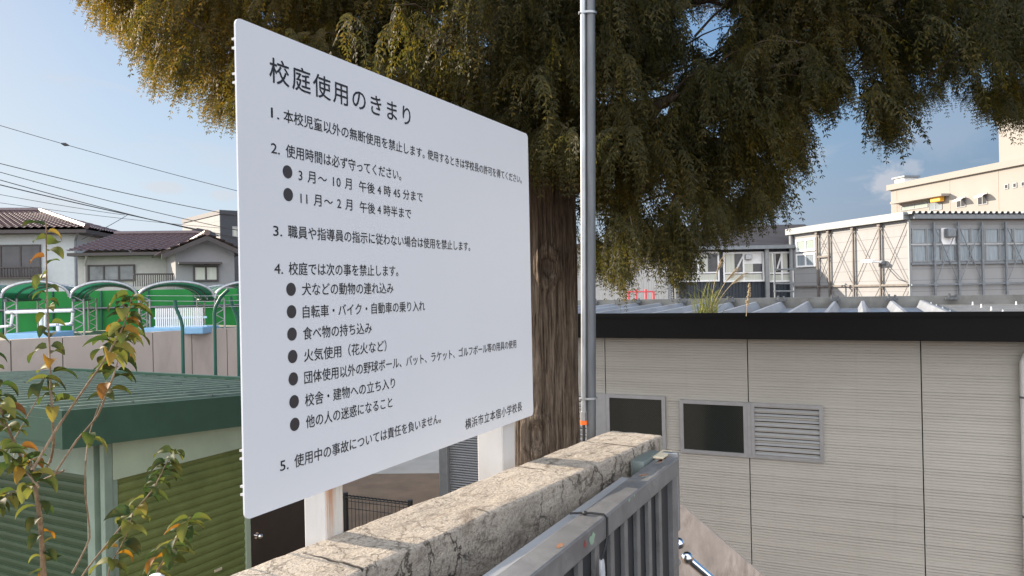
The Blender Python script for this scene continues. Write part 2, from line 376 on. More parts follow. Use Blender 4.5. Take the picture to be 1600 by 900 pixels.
class MB:
    def __init__(s): s.v = []; s.f = []
    def add(s, vs, fs):
        b = len(s.v); s.v += [tuple(p) for p in vs]; s.f += [tuple(i+b for i in f) for f in fs]; return s
    def box(s, a, b, T=None):
        x0, x1 = sorted((a[0], b[0])); y0, y1 = sorted((a[1], b[1])); z0, z1 = sorted((a[2], b[2]))
        vs = [(x, y, z) for x in (x0, x1) for y in (y0, y1) for z in (z0, z1)]
        if T: vs = [T @ Vector(p) for p in vs]
        return s.add(vs, [(0, 1, 3, 2), (4, 6, 7, 5), (0, 4, 5, 1), (2, 3, 7, 6), (0, 2, 6, 4), (1, 5, 7, 3)])
    def bbox(s, a, b, r=.004):
        """box with chamfered edges"""
        import bmesh
        bm = bmesh.new(); bmesh.ops.create_cube(bm, size=1)
        c = (Vector(a)+Vector(b))/2; d = Vector(b)-Vector(a)
        for v in bm.verts: v.co = Vector((c.x+v.co.x*abs(d.x), c.y+v.co.y*abs(d.y), c.z+v.co.z*abs(d.z)))
        bmesh.ops.bevel(bm, geom=list(bm.edges), offset=r, segments=2, affect='EDGES', profile=.5)
        bm.verts.index_update()
        s.add([v.co[:] for v in bm.verts], [[v.index for v in f.verts] for f in bm.faces]); bm.free(); return s
    def hexa(s, p): return s.add(p, [(0, 3, 2, 1), (4, 5, 6, 7), (0, 1, 5, 4), (1, 2, 6, 5), (2, 3, 7, 6), (3, 0, 4, 7)])
    def prism(s, poly, ax, a, b):
        """poly of 2D points in the two other axes, extruded along axis ax from a to b"""
        o = [i for i in range(3) if i != ax]; n = len(poly); vs = []
        for h in (a, b):
            for p in poly:
                q = [0, 0, 0]; q[o[0]], q[o[1]] = p; q[ax] = h; vs.append(q)
        return s.add(vs, [tuple(range(n)), tuple(range(2*n-1, n-1, -1))] + [(i, i+n, (i+1) % n+n, (i+1) % n) for i in range(n)])
    def tube(s, pts, r, n=8, cap=True):
        pts = [Vector(p) for p in pts]; k = len(pts)
        rr = r if isinstance(r, (list, tuple)) else [r]*k
        vs = []; fs = []; prev = None
        for i, p in enumerate(pts):
            d = (pts[min(i+1, k-1)]-pts[max(i-1, 0)]).normalized()
            if prev is None: a = d.orthogonal().normalized()
            else:
                a = prev-d*prev.dot(d); a = a.normalized() if a.length > 1e-6 else d.orthogonal().normalized()
            prev = a; b = d.cross(a)
            vs += [p+(a*math.cos(2*math.pi*j/n)+b*math.sin(2*math.pi*j/n))*rr[i] for j in range(n)]
        for i in range(k-1):
            fs += [(i*n+j, i*n+(j+1) % n, (i+1)*n+(j+1) % n, (i+1)*n+j) for j in range(n)]
        if cap: fs += [tuple(range(n-1, -1, -1)), tuple(range((k-1)*n, k*n))]
        return s.add(vs, fs)
    def sphere(s, c, r, n=14):
        c = Vector(c); pts = []; k = n//2; rr = []
        for i in range(k+1):
            a = math.pi*i/k; pts.append(c+Vector((0, 0, -math.cos(a)*r))); rr.append(max(1e-4, math.sin(a)*r))
        return s.tube(pts, rr, n)
    def grid(s, P):
        """P[i][j] points"""
        n, k = len(P), len(P[0])
        return s.add([p for row in P for p in row], [(i*k+j, (i+1)*k+j, (i+1)*k+j+1, i*k+j+1) for i in range(n-1) for j in range(k-1)])
    def build(s, name, m, parent=None, smooth=False, fr=None):
        vs = s.v
        if fr is not None: vs = [tuple(fr.I @ Vector(p)) for p in vs]
        me = bpy.data.meshes.new(name); me.from_pydata(vs, [], s.f); me.update()
        if smooth:
            me.polygons.foreach_set('use_smooth', [True]*len(me.polygons))
            try: me.set_sharp_from_angle(angle=R(40))
            except Exception: pass
        me.materials.append(M[m] if isinstance(m, str) else m)
        o = bpy.data.objects.new(name, me); COL.objects.link(o)
        if parent: o.parent = parent
        return o
def struct(o): o['kind'] = 'structure'; return o

phi = R(27.55)
D = Vector((math.sin(phi), math.cos(phi), 0)); N = Vector((math.cos(phi), -math.sin(phi), 0))
RZD = math.pi/2-phi            # frames whose local x runs away along the wall, local -y faces the street
GZ = -1.9                      # school ground

# ------------------------------------------------------------------ setting: ground sheets
g = MB(); S_ = 1500
# lower school ground: one sheet to the horizon
struct(g.add([(-S_, -S_, GZ), (S_, -S_, GZ), (S_, S_, GZ), (-S_, S_, GZ)], [(0, 1, 2, 3)]).build('school_ground', 'soil'))
g = MB()
# pale pavement across the far playground
p = [onz(560, 741, GZ), onz(760, 739, GZ)]
d_ = (p[1]-p[0]); d_.z = 0; d_.normalize(); nn = Vector((-d_.y, d_.x, 0))
a = p[0]-d_*6; b = p[0]+d_*8
g.add([(q.x, q.y, GZ+.004) for q in (a, b, b+nn*9, a+nn*9)], [(0, 1, 2, 3)])
struct(g.build('pavement', 'pave'))
# raised street where the photographer stands (a block with its retaining edge)
frW0 = Fr(onz(955, 672, 1.09), math.pi/2-R(34.6))
g = MB()
wl = frW0.M
pts = [wl @ Vector((0.0, -.03, 0)), wl @ Vector((-6, -.03, 0)), Vector((-8, -12, 0)), Vector((14, -12, 0)), Vector((6, 0.5, 0)), Vector((1.0, 2.55, 0))]
n_ = len(pts)
g.add([(q.x, q.y, 0.0) for q in pts]+[(q.x, q.y, GZ-.1) for q in pts], [tuple(range(n_)), tuple(range(2*n_-1, n_-1, -1))]+[(i, i+n_, (i+1) % n_+n_, (i+1) % n_) for i in range(n_)])
struct(g.build('street', 'asphalt'))

# ------------------------------------------------------------------ mortar-topped wall
A, B_ = onz(515, 838, 1.09), onz(955, 672, 1.09)
C_, E_ = onz(536, 900, 1.09), onz(1036, 680, 1.09)
wd = (B_-A); wd.z = 0; wd.normalize()
frWall = Fr((B_.x, B_.y, 0), math.atan2(wd.y, wd.x))
wth = abs(frWall.L(E_).y)
X0, X1 = -3.2, frWall.L((E_+B_)/2).x
def rough_block(xs, ys, zs, r, amp, seed):
    """closed block of three grids with rounded, worn edges"""
    mb = MB(); cx = [(xs[0]+xs[-1])/2, (ys[0]+ys[-1])/2, (zs[0]+zs[-1])/2]
    hx = [abs(xs[-1]-xs[0])/2, abs(ys[-1]-ys[0])/2, abs(zs[-1]-zs[0])/2]
    def fix(p):
        q = [p[i]-cx[i] for i in range(3)]
        inn = [max(-(hx[i]-r), min(hx[i]-r, q[i])) for i in range(3)]
        d = Vector([q[i]-inn[i] for i in range(3)])
        if d.length > 1e-7: d = d.normalized()*r
        P_ = Vector(inn)+d+Vector(cx)
        nv = noise.fractal(P_*9+Vector((seed, 0, 0)), .8, 2.2, 4)
        nv2 = noise.noise(P_*38)
        return P_+(d.normalized() if d.length > 0 else Vector())*(nv*amp+nv2*amp*.35)
    def face(ga, gb, f): mb.grid([[fix(f(a_, b_)) for b_ in gb] for a_ in ga])
    face(xs, ys[::-1], lambda a_, b_: (a_, b_, zs[-1])); face(xs, ys, lambda a_, b_: (a_, b_, zs[0]))
    face(xs, zs, lambda a_, b_: (a_, ys[0], b_)); face(xs, zs[::-1], lambda a_, b_: (a_, ys[-1], b_))
    face(ys, zs, lambda a_, b_: (xs[-1], a_, b_)); face(ys, zs[::-1], lambda a_, b_: (xs[0], a_, b_))
    return mb
lin = lambda a_, b_, n: [a_+(b_-a_)*i/n for i in range(n+1)]
def edgy(a_, b_, n, r): return [a_, a_+r*.3, a_+r*.65] + lin(a_+r, b_-r, n) + [b_-r*.65, b_-r*.3, b_]
wallT = thing('block_wall', 'cracked sand coloured mortar topped block wall under the white notice board', 'wall', frWall)
cop = rough_block(edgy(X0, X1, 260, .008), edgy(-wth, 0, 18, .008), edgy(.66, 1.09, 28, .008), .008, .0028, 3.0)
cop.build('coping', 'mortar', wallT, True)
MB().box((X0, -wth+.006, GZ), (X1-.006, -.006, .665)).build('wall_base', 'mortar', wallT)

# ------------------------------------------------------------------ notice board
TL = at(365, 25, 1.315)
frS = Fr((TL.x, TL.y, GZ), RZD)
def sp(u, v, y=0.): return frS.on(u, v, 1, y)
W_, z1, z0 = 1.182, (sp(365, 25).z+sp(823, 209).z)/2, (sp(834, 648).z+sp(387, 812).z)/2
x0s, x1s = .004, 1.186
signT = thing('notice_board', 'white school notice board of black Japanese rules standing over the cracked wall', 'notice board', frS)
rc = .013; poly = []
for cxx, czz, a0 in ((x1s-rc, z1-rc, 0), (x0s+rc, z1-rc, 90), (x0s+rc, z0+rc, 180), (x1s-rc, z0+rc, 270)):
    for i in range(7):
        a_ = R(a0+15*i); poly.append((cxx+rc*math.cos(a_), czz+rc*math.sin(a_)))
panel = MB().prism(poly, 1, 0, .004).build('panel', 'sign', signT)
def text_mesh(parts, name):
    """parts: (string, xL, z_bottom, xR, em, bold offset) in sign coordinates -> one mesh"""
    V, Fc = [], []
    for (s_, xl, zb, xr, em, wide) in parts:
        cu = bpy.data.curves.new('tmp', 'FONT'); cu.body = s_; cu.size = em; cu.resolution_u = 3
        ob = bpy.data.objects.new('tmp', cu); COL.objects.link(ob)
        bpy.context.view_layer.update()
        def ext():
            me = ob.evaluated_get(bpy.context.evaluated_depsgraph_get()).to_mesh()
            co_ = np.empty(len(me.vertices)*3); me.vertices.foreach_get('co', co_); co_ = co_.reshape(-1, 3)
            fs = [tuple(p_.vertices) for p_ in me.polygons]
            return co_.copy(), fs
        co_, fs = ext(); wn = co_[:, 0].max()-co_[:, 0].min(); tgt = xr-xl
        sx_ = tgt/wn
        if wide and sx_ > 1.06:
            cu.space_character = 1.2; bpy.context.view_layer.update(); c2, _ = ext(); w2 = c2[:, 0].max()-c2[:, 0].min()
            k_ = (w2-wn)/.2; cu.space_character = 1+(tgt/1.06-wn)/k_; bpy.context.view_layer.update()
            co_, fs = ext(); wn = co_[:, 0].max()-co_[:, 0].min(); sx_ = tgt/wn
        b0 = len(V)
        mn = co_[:, 0].min()
        for li, (ox_, oz_) in enumerate(((0, 0), (-.008, 0), (.008, 0), (0, .006), (0, -.006))):   # stroke weight
            b0 = len(V)
            for q in co_: V.append((xl+(q[0]-mn)*sx_+ox_*em, -.0005-.00008*li, zb+q[1]+(.075+oz_)*em))
            Fc += [tuple(i+b0 for i in f) for f in fs]
        bpy.data.objects.remove(ob); bpy.data.curves.remove(cu)
    mb = MB(); mb.add(V, Fc); return mb.build(name, 'ink', panel)
EM = .0272
def line(s_, xl, yb, xr, em=EM, num=None, wide=True):
    p = sp(xl, yb); pr = sp(xr, yb)
    text_mesh([(s_, p.x, p.z, pr.x, em, wide)], 'text_line')
    if num: text_mesh([(num[0], sp(num[1], yb).x, p.z, sp(num[2], yb).x, em, False)], 'item_number')
line('校庭使用のきまり', 421, 127, 640, .0515)
line('本校児童以外の無断使用を禁止します。', 443, 190, 662, num=('1.', 423.5, 436))
line('使用するときは学校長の許可を得てください。', 668, 248.3, 814)
line('使用時間は必ず守ってください。', 446.5, 245, 626, num=('2.', 423.5, 437))
line('3 月～ 10 月', 466.5, 282.5, 549, EM*.98); line('午後 4 時 45 分まで', 561, 299.2, 660, EM*.98)
line('11 月～ 2 月', 469.5, 318.5, 550, EM*.98); line('午後 4 時半まで', 562, 331.5, 642, EM*.98)
line('職員や指導員の指示に従わない場合は使用を禁止します。', 450, 371.5, 734, num=('3.', 427, 440.5))
line('校庭では次の事を禁止します。', 451, 429.5, 622, num=('4.', 428.5, 442))
line('犬などの動物の連れ込み', 472, 461.5, 614.5)
line('自転車・バイク・自動車の乗り入れ', 473, 497, 664)
line('食べ物の持ち込み', 473.5, 531, 581)
line('火気使用（花火など）', 475, 565.5, 604)
line('団体使用以外の野球ボール、バット、ラケット、ゴルフボール等の用具の使用', 475.5, 600, 807.5)
line('校舎・建物への立ち入り', 476.5, 635.5, 617.5)
line('他の人の迷惑になること', 478, 669.5, 613.5)
line('使用中の事故については責任を負いません。', 460, 731, 690, num=('5.', 437.5, 450.5))
line('横浜市立本宿小学校長', 727, 671.5, 816, EM*1.13)
for (u, v) in ((449, 268.5), (450, 304), (454.5, 452), (455.3, 487), (456, 522), (457, 557), (458, 592), (459.3, 627.5), (460.3, 663)):
    c_ = sp(u, v); MB().add([(c_.x+.0128*math.cos(2*math.pi*i/28), -.0006, c_.z+.0128*math.sin(2*math.pi*i/28)) for i in range(28)], [tuple(range(28))]).build('bullet', 'bullet', panel)
# rails behind the panel (C section, two flanges show at the left edge)
for (va, vb) in ((61, 75), (115, 128.5), (707, 720), (764, 777)):
    za, zb = sp(368, va, .012).z, sp(368, vb, .012).z
    b_ = MB(); b_.box((.0105, .0041, za-.002), (1.17, .018, za+.002)); b_.box((.0105, .0041, zb-.002), (1.17, .018, zb+.002)); b_.box((.02, .015, zb+.0021), (1.17, .018, za-.0021))
    b_.build('mounting_rail', 'postwhite', signT)
xa, xb = sp(509, 838, .02).x, sp(537, 828, .02).x
xc, xd = sp(785, 738, .02).x, sp(805, 731, .02).x
for (a_, b_, dy, i) in ((xa, xb, .058, 0), (xc, xd, .085, 1)):
    p_ = MB().bbox((a_, .0205, 0), (b_, .0205+dy, z1-GZ-GZ*0-GZ*0-.03+GZ*1 if False else z1-.03), .003).build('post', 'postwhite', signT)
    MB().box((a_+.003, .0185, -.0), (b_-.003, .0203, z0+.03)).build('face_plate', 'rustpost' if i == 0 else 'postwhite', p_)

# ------------------------------------------------------------------ conduit pole
pc = at(923.8, 672, 2.68)
frP = Fr((pc.x-.0, pc.y, GZ), 0); LEAN = .0185; pz0 = pc.z-GZ   # the pole itself stands a degree out of plumb
def ln_(x, y, z): return (x+LEAN*(z-pz0), y, z)
poleT = thing('conduit_pole', 'slim grey steel pole with a bright conduit strapped to its left side', 'pole', frP)
ztop = 3.6-GZ
MB().tube([ln_(0, 0, 0), ln_(0, 0, ztop)], .0172, 20).build('pole_shaft', 'galvdark', poleT, True)
cz = at(912, 657, 2.68).z-GZ
cx_ = -.0275
con = MB().tube([ln_(cx_, -.006, cz), ln_(cx_, -.006, ztop)], .0098, 16).build('conduit', 'galv', poleT, True)
MB().tube([(cx_, -.006, cz+.002), (cx_, -.006, cz+.03)], .0128, 6).tube([(cx_, -.006, cz+.03), (cx_, -.006, cz+.034)], .0138, 16).build('coupling', 'galv', con)
MB().tube([(cx_, -.006, cz-.013), (cx_, -.006, cz+.0015)], .0135, 18).build('bushing', 'orange', con, True)
MB().tube([(cx_, -.006, cz-.014), (cx_-.003, -.006, cz-.2), (cx_-.004, 0, cz-.6), (cx_, 0, -GZ*0)], .0055, 10).build('cable', 'rubber', poleT, True)
for v in (21, 622):
    zz = at(920, v, 2.68).z-GZ
    b_ = MB()
    for i in range(24):
        a_, a2 = 2*math.pi*i/24, 2*math.pi*(i+1)/24
        f_ = lambda a: (LEAN*(zz-pz0)-.0085+math.cos(a)*.031, -.003+math.sin(a)*.0195)
        (xx, yy), (xx2, yy2) = f_(a_), f_(a2)
        b_.add([(xx, yy, zz-.004), (xx2, yy2, zz-.004), (xx2, yy2, zz+.004), (xx, yy, zz+.004)], [(0, 1, 2, 3)])
    b_.tube([ln_(-.044, -.006, zz), ln_(-.036, -.006, zz)], .006, 8)
    b_.build('strap', 'galv', poleT)

# ------------------------------------------------------------------ gate
GT = 1.05
frG = Fr(tuple(N*-.631 + D*2.35)[:2]+(0,), RZD)      # origin at far end of the gate's street face
gateT = thing('steel_gate', 'grey painted steel bar gate with rust on its top rail beside the wall', 'gate', frG)
Lg = 2.3; gw = .065
rail = MB().bbox((-Lg, 0, GT-.055), (0, gw, GT), .004).build('top_rail', 'gate', gateT)
def patch(pts, z, m, par, nm, y=None):
    b_ = MB()
    b_.add(pts, [tuple(range(len(pts)))]); return b_.build(nm, m, par)
def blob(cx0, cy0, rx0, ry0, seed, z, m):
    r_ = random.Random(seed); n = 18; pts = []
    for i in range(n):
        a_ = 2*math.pi*i/n; k_ = 1+r_.uniform(-.35, .3); pts.append((cx0+rx0*k_*math.cos(a_), max(.006, min(gw-.006, cy0+ry0*k_*math.sin(a_))), z))
    patch(pts, z, m, rail, 'rust_patch')
for (u, v, rx0, ry0, sd_) in ((1018, 716, .05, .020, 1), (1040, 714, .05, .012, 2), (1005, 743, .022, .016, 3), (985, 752, .008, .006, 4), (876, 853, .014, .008, 5), (1030, 722, .03, .010, 6)):
    p = frG.L(onz(u, v, GT)); blob(p.x, max(.012, min(gw-.012, p.y)), rx0, ry0, sd_, GT+.0008, 'gaterust')
def fblob(u, v, rx0, rz0, seed, m):
    p = frG.on(u, v, 1, 0); r_ = random.Random(seed); n = 14
    pts = [(p.x+rx0*(1+r_.uniform(-.4, .3))*math.cos(2*math.pi*i/n), -.0008, max(GT-.052, min(GT-.004, p.z+rz0*(1+r_.uniform(-.4, .3))*math.sin(2*math.pi*i/n)))) for i in range(n)]
    patch(pts, 0, m, rail, 'paint_chip')
M['chipgreen'] = mat('old_green_paint', (.30, .42, .30), .6); M['chipred'] = mat('old_red_paint', (.35, .06, .05), .6)
fblob(925, 842, .02, .014, 1, 'chipgreen'); fblob(914, 850, .006, .01, 2, 'chipred'); fblob(983, 780, .008, .008, 3, 'chipgreen'); fblob(991, 772, .006, .008, 4, 'chipgreen')
for k_ in range(21):
    x_ = -.17-.105*k_
    if x_ < -Lg+.05: break
    MB().bbox((x_-.026, .010, .08), (x_, .0235, GT-.056), .002).build('bar', 'gate', gateT)
MB().bbox((-.056, .006, .03), (-.001, gw-.006, GT-.056), .003).build('stile', 'gate', gateT)
MB().box((-Lg+.01, .024, .079), (-.057, .028, GT-.056)).build('backing_panel', 'gatepanel', gateT)
MB().bbox((-Lg, .008, .03), (-.06, .055, .078), .003).build('bottom_rail', 'gate', gateT)
MB().bbox((-Lg, gw+.001, GT-.05), (-.27, gw+.036, GT-.010), .002).build('guide_strip', 'slat', gateT)
# latch hardware at the far end
lt = MB().bbox((-.15, gw+.003, GT-.045), (.02, gw+.05, GT+.012), .006)
lt.build('latch_box', 'latch', gateT, True)
MB().bbox((-.06, gw-.03, GT+.002), (.05, gw+.004, GT+.009), .002).build('latch_plate', 'cream', gateT)
MB().bbox((-.0005, .004, GT-.24), (.018, gw-.01, GT+.012), .003).box((.0185, .012, GT-.12), (.023, .04, GT-.03)).build('strike_plate', 'galv', gateT)
kz = frG.on(1062, 853, 0, .03).z; ky = .02
MB().tube([(.018, ky, kz), (.04, ky, kz)], .008, 12).sphere((.052, ky, kz), .019, 18).build('knob', 'chrome', gateT, True)
MB().sphere((.03, .02, GT-.215), .008, 10).build('bolt_head', 'galvdark', gateT, True)
MB().tube([(.0, .02, kz-.055), (.034, .02, kz-.055)], .011, 12).build('keyway', 'galv', gateT, True)
# black tie round the rail + hanging cloth tag
q1 = frG.on(948, 806, 1, -.003)
x_ = q1.x
tie = MB().tube([(x_-.02, gw+.02, GT+.002), (x_-.012, gw-.004, GT+.004), (x_-.004, gw*.55, GT+.0045), (x_, .004, GT+.004), (x_+.001, -.004, GT-.004), (x_-.001, -.004, GT-.05), (x_-.02, -.003, GT-.075), (x_-.045, -.003, GT-.09)], .0028, 8)
tie.sphere((x_-.012, gw*.75, GT+.005), .006, 10)
tie = tie.build('cable_tie', 'rubber', None, True)
tie.data.transform(frG.M); tag(tie, 'black cord tied round the grey gate rail', 'cord')
cl_ = []
for i in range(9):
    w_ = .006+.030*(i/8)**.8
    cl_.append([(x_-.047+(j/6-.45)*2*w_-.006*i/8, -.005-.004*math.sin(j*1.3+i*.4), GT-.088-.016*i) for j in range(7)])
fb = MB().grid(cl_); back = [[(p[0], p[1]+.0025, p[2]) for p in r_] for r_ in cl_]; fb.grid([r_[::-1] for r_ in back])
fb = fb.build('cloth_tag', 'tag', None, True); fb.data.transform(frG.M); tag(fb, 'grey white cloth strip hanging from the black cord on the gate', 'cloth')

# ------------------------------------------------------------------ stair side wall and chrome handrail
a, b = at(1062, 787, 3.25), at(1190, 899, 3.25)
sl = (b.z-a.z)/(b.x-a.x)
xA = a.x-.05; zA = a.z-.05*sl; xB = xA+(GZ-zA)/sl
frR = Fr((xA, a.y, GZ), R(-3))
stT = thing('stair_wall', 'stained pinkish concrete stair side wall sloping down behind the gate', 'wall', frR)
MB().prism([(-.55, 0), (xB-xA, 0), (xB-xA, .05), (0, zA-GZ), (-.55, zA-GZ)], 1, 0, .05).build('side_wall', 'stair', stT)
ra, rb = at(1075, 873, 2.75), at(1110, 903, 2.75)
dr_ = (rb-ra).normalized(); dr_ = Vector((dr_.x, .0, dr_.z)).normalized()
frH = Fr((ra.x+.5, ra.y, GZ), 0)
hrT = thing('handrail', 'chrome stair handrail with a ball end beside the gate', 'handrail', frH)
e_ = ra+dr_*2.2
hp = MB(); hp.tube([frH.L(ra), frH.L(e_)], .017, 20); hp.build('rail_pipe', 'chrome', hrT, True)
MB().sphere(frH.L(ra-dr_*.004), .024, 20).build('ball_end', 'chrome', hrT, True)
for k_ in (.35, 1.1, 1.85):
    q = frH.L(ra+dr_*k_); MB().tube([(q.x, q.y, max(-.0, q.z-1.0)), (q.x, q.y, q.z-.01)], .014, 14).build('baluster', 'chrome', hrT, True)

# ------------------------------------------------------------------ right-hand single storey building
frB = Fr((2.35, 9, GZ), math.atan2(-.425, .905))
bT = thing('low_building', 'single storey beige building with horizontal ribbed siding and black fascia on the right', 'building', frB)
zf0, zf1 = .978-GZ, 1.283-GZ
XL, XR, DP = -3.72, 5.2, 4.2
ps, pz = [], 0.0
prof = []
z_ = 0
while z_ < zf0+.1:
    k_ = (len(prof)//4*7919 % 13)/13; prof += [(0.0, z_), (.0015, z_+.020), (.006+.007*k_, z_+.0235), (.006+.007*k_, z_+.0295)]; z_ += .032
prof += [(0, z_), (.12, z_), (.12, 0)]
joints = [-1.284, .492, 2.307, 4.1]
xs_ = [-2.98]+joints+[XR]
wb = MB()
for a_, b_ in zip(xs_[:-1], xs_[1:]): wb.prism(prof, 0, a_+.006, b_-.006)
wb.build('siding', 'siding', bT)
MB().box((-2.98, .03, 0), (XR, .11, zf0+.05)).build('joint_backing', 'joint', bT)
MB().box((-2.98, .12, 0), (XR-.001, DP, zf0+.03)).build('core_wall', 'siding', bT)
# shutter bay at the left end
sb = MB(); z_ = 0
while z_ < 2.9: sb.prism([(.04, z_), (.030, z_+.012), (.030, z_+.022), (.04, z_+.034)], 0, -3.66, -2.99); z_ += .036
sb.box((-3.66, .041, 0), (-2.99, .09, 2.9)); sb.build('roller_shutter', 'gshutter', bT)
MB().bbox((XL-.08, -.03, 0), (-3.662, .12, 2.93), .006).build('corner_column', 'alu', bT)
# fascia and roof
fo = .35
fa = MB().prism([(-fo, zf0), (-fo, zf1-.05), (-fo-.012, zf1-.05), (-fo-.012, zf1), (-fo+.06, zf1), (-fo+.06, zf0)], 0, XL-.3, XR+.4)
fa.build('fascia', 'fascia', bT)
MB().box((XL-.3, -fo+.061, zf0), (XR+.4, .119, zf0+.02)).build('soffit', 'fascia', bT)
zr0, zr1 = zf1-.15, 1.19-GZ
rf = MB(); pitch = .42; x_ = XL-.25; prof = []
XD = 2.6
while x_ < XD:
    prof += [(x_, 0), (x_+.20, 0), (x_+.26, .19), (x_+.30, .19), (x_+.36, 0)]; x_ += pitch
P_ = [[(q[0], -fo+.07+(DP+fo)*j/10, zr0+(zr1-zr0)*j/10+q[1]*.62) for q in prof] for j in range(11)]
rf.grid(P_); rf.build('roof_deck', 'deck', bT)
# right part of the roof: flat flashings with bolts
fl = MB(); fl.box((XD+.02, -fo+.07, zr0-.02), (XR+.35, DP+.1, zr0+.0))
for j in range(5):
    yy = .2+j*.85; fl.prism([(yy, zr0+.001), (yy+.05, zr0+.045+.012*j), (yy+.72, zr0+.055+.012*j), (yy+.76, zr0+.001)], 0, XD+.03, XR+.3)
fl.build('roof_flashing', 'flash', bT)
bl = MB()
for j in range(5):
    for i in range(5):
        bl.tube([(XD+.12+i*.55, .5+j*.85, zr0+.05+.012*j), (XD+.12+i*.55, .5+j*.85, zr0+.10+.012*j)], [.012, .008], 6)
bl.build('bolts', 'white', bT)['kind'] = 'stuff'
MB().box((XL-.25, DP+.02, zr1-.1), (XR+.35, DP+.16, zr1+.185)).build('ridge_beam', 'flash', bT)
x_ = XL-.25+.28; k_ = 0
clp = MB()
while x_ < XD+.5:
    if k_ % 2 == 0:
        clp.box((x_-.09, DP-.10, zr1+.125), (x_+.09, DP+.0, zr1+.155)); clp.tube([(x_-.04, DP-.05, zr1+.15), (x_-.04, DP-.05, zr1+.22)], .018, 6); clp.tube([(x_+.05, DP-.05, zr1+.15), (x_+.05, DP-.05, zr1+.21)], .018, 6)
    k_ += 1; x_ += pitch
clp.build('roof_clamps', 'galvdark', bT)
def framed(par, xa, xb, za, zb, y=-.03, fwid=.045, m='alu', dep=.04, name='window'):
    b_ = MB()
    b_.box((xa, y, za), (xb, y+dep, za+fwid)); b_.box((xa, y, zb-fwid), (xb, y+dep, zb))
    b_.box((xa, y+.001, za+fwid), (xa+fwid, y+dep-.001, zb-fwid)); b_.box((xb-fwid, y+.001, za+fwid), (xb, y+dep-.001, zb-fwid))
    return b_.build(name, m, par)
def louver(par, xa, xb, za, zb, y=-.03, n=10):
    f_ = framed(par, xa, xb, za, zb, y, .04, 'alu', .04, 'louver')
    b_ = MB(); hgt = (zb-za-.08)/n
    for i in range(n):
        zz = za+.04+i*hgt
        b_.prism([(y+.004, zz+.008), (y+.006, zz+.004), (y+.024, zz+hgt*.46), (y+.022, zz+hgt*.5)], 0, xa+.041, xb-.041)
        b_.prism([(y+.002, zz+.004), (y+.006, zz+.004), (y+.006, zz+hgt*.24), (y+.002, zz+hgt*.24)], 0, xa+.041, xb-.041)
    b_.build('slats', 'slat', f_)
    MB().box((xa+.04, y+.0345, za+.04), (xb-.04, y+.039, zb-.04)).build('dark_back', 'darkvoid', f_)
zA_, zB_ = -.452-GZ, .202-GZ
w_ = framed(bT, -.325, .478, zA_, zB_); MB().box((-.28, -.014, zA_+.045), (.433, -.008, zB_-.045)).build('pane', 'wiredglass', w_)
louver(bT, .520, 1.312, zA_, zB_)
MB().bbox((.4785, -.034, zA_-.004), (.5195, .008, zB_+.004), .003).build('mullion', 'alu', bT)
w_ = framed(bT, -1.275, -.505, zA_+.02, zB_+.03); MB().box((-1.23, -.014, zA_+.065), (-.55, -.008, zB_-.015)).build('pane', 'wiredglass', w_)
louver(bT, -2.1, -1.375, zA_+.02, zB_+.03)
MB().bbox((-1.3745, -.034, zA_+.016), (-1.2755, .008, zB_+.034), .003).build('mullion', 'alu', bT)
dp = MB().tube([(3.235, -.065, 0), (3.235, -.065, zf0-.22), (3.26, -.075, zf0-.16), (3.33, -.16, zf0-.06), (3.34, -.2, zf0-.001)], .045, 18).build('downpipe', 'pipe', bT, True)
bk = MB()
for zz in (.3, 1.05, 2.28): bk.tube([(3.235, -.065, zz), (3.235, -.065, zz+.022)], .049, 18)
bk.build('pipe_clips', 'galvdark', dp, True)

# weeds growing on that roof
def weed(u, v, d, n, hmin, hmax, label, plumes):
    base = at(u, v, d); fr = Fr(base, 0); T_ = thing('roof_grass', label, 'grass', fr)
    b_ = MB(); r_ = random.Random(int(u))
    for i in range(n):
        a_ = r_.uniform(0, 6.28); lean = r_.uniform(.15, 1.0); H = r_.uniform(hmin, hmax); wd_ = r_.uniform(.0032, .0062)
        p0 = Vector((r_.gauss(0, .07), r_.gauss(0, .05), -.04)); dv = Vector((math.cos(a_), math.sin(a_), 0)); sd_ = Vector((-dv.y, dv.x, 0)) if r_.random() < .5 else Vector((1, 0, 0))
        rows = []
        for k in range(7):
            s_ = k/6; p = p0+dv*(lean*H*s_**2)+Vector((0, 0, H*(s_-.35*lean*s_**3))); w2 = wd_*(1-s_)**.6+.0006
            rows.append([p-sd_*w2, p+sd_*w2])
        b_.grid(rows)
    b_.build('blades', 'grass', T_)
    for (du, dv_) in plumes:
        tip = fr.L(at(u+du, v+dv_, d)); m1 = Vector((tip.x*.35, 0, tip.z*.62))
        pts = [Vector((0, 0, -.02)).lerp(m1, s_).lerp(m1.lerp(tip, s_), s_) for s_ in [i/10 for i in range(11)]]
        MB().tube(pts, [.004]*10+[.002], 6).build('stalk', 'straw', T_)
        pb = MB(); r2 = random.Random(int(du))
        dirn = (pts[-1]-pts[-3]).normalized()
        for i in range(46):
            s_ = r2.random(); st0 = pts[6].lerp(pts[-1], s_) if False else pts[7]+(pts[-1]-pts[7])*s_
            L2 = r2.uniform(.08, .17)*(1-.45*s_); e1 = st0+dirn*L2+Vector((r2.gauss(.03*(1 if du > 0 else -1), .02), r2.gauss(0, .02), -.05*r2.random()))
            pb.tube([st0, st0.lerp(e1, .5)+Vector((0, 0, .012)), e1], [.0022, .002, .0009], 4, False)
        pb.build('plume', 'straw', T_)
weed(1108, 497, 9.1, 85, .25, .62, 'tuft of green grass with pale plumes growing on the low roof', [(18, -92), (40, -75), (52, -68)])
q = thing('dry_weed', 'single dry seed stalk standing on the low roof right of the grass tuft', 'plant', Fr(at(1166, 490, 8.4), 0))
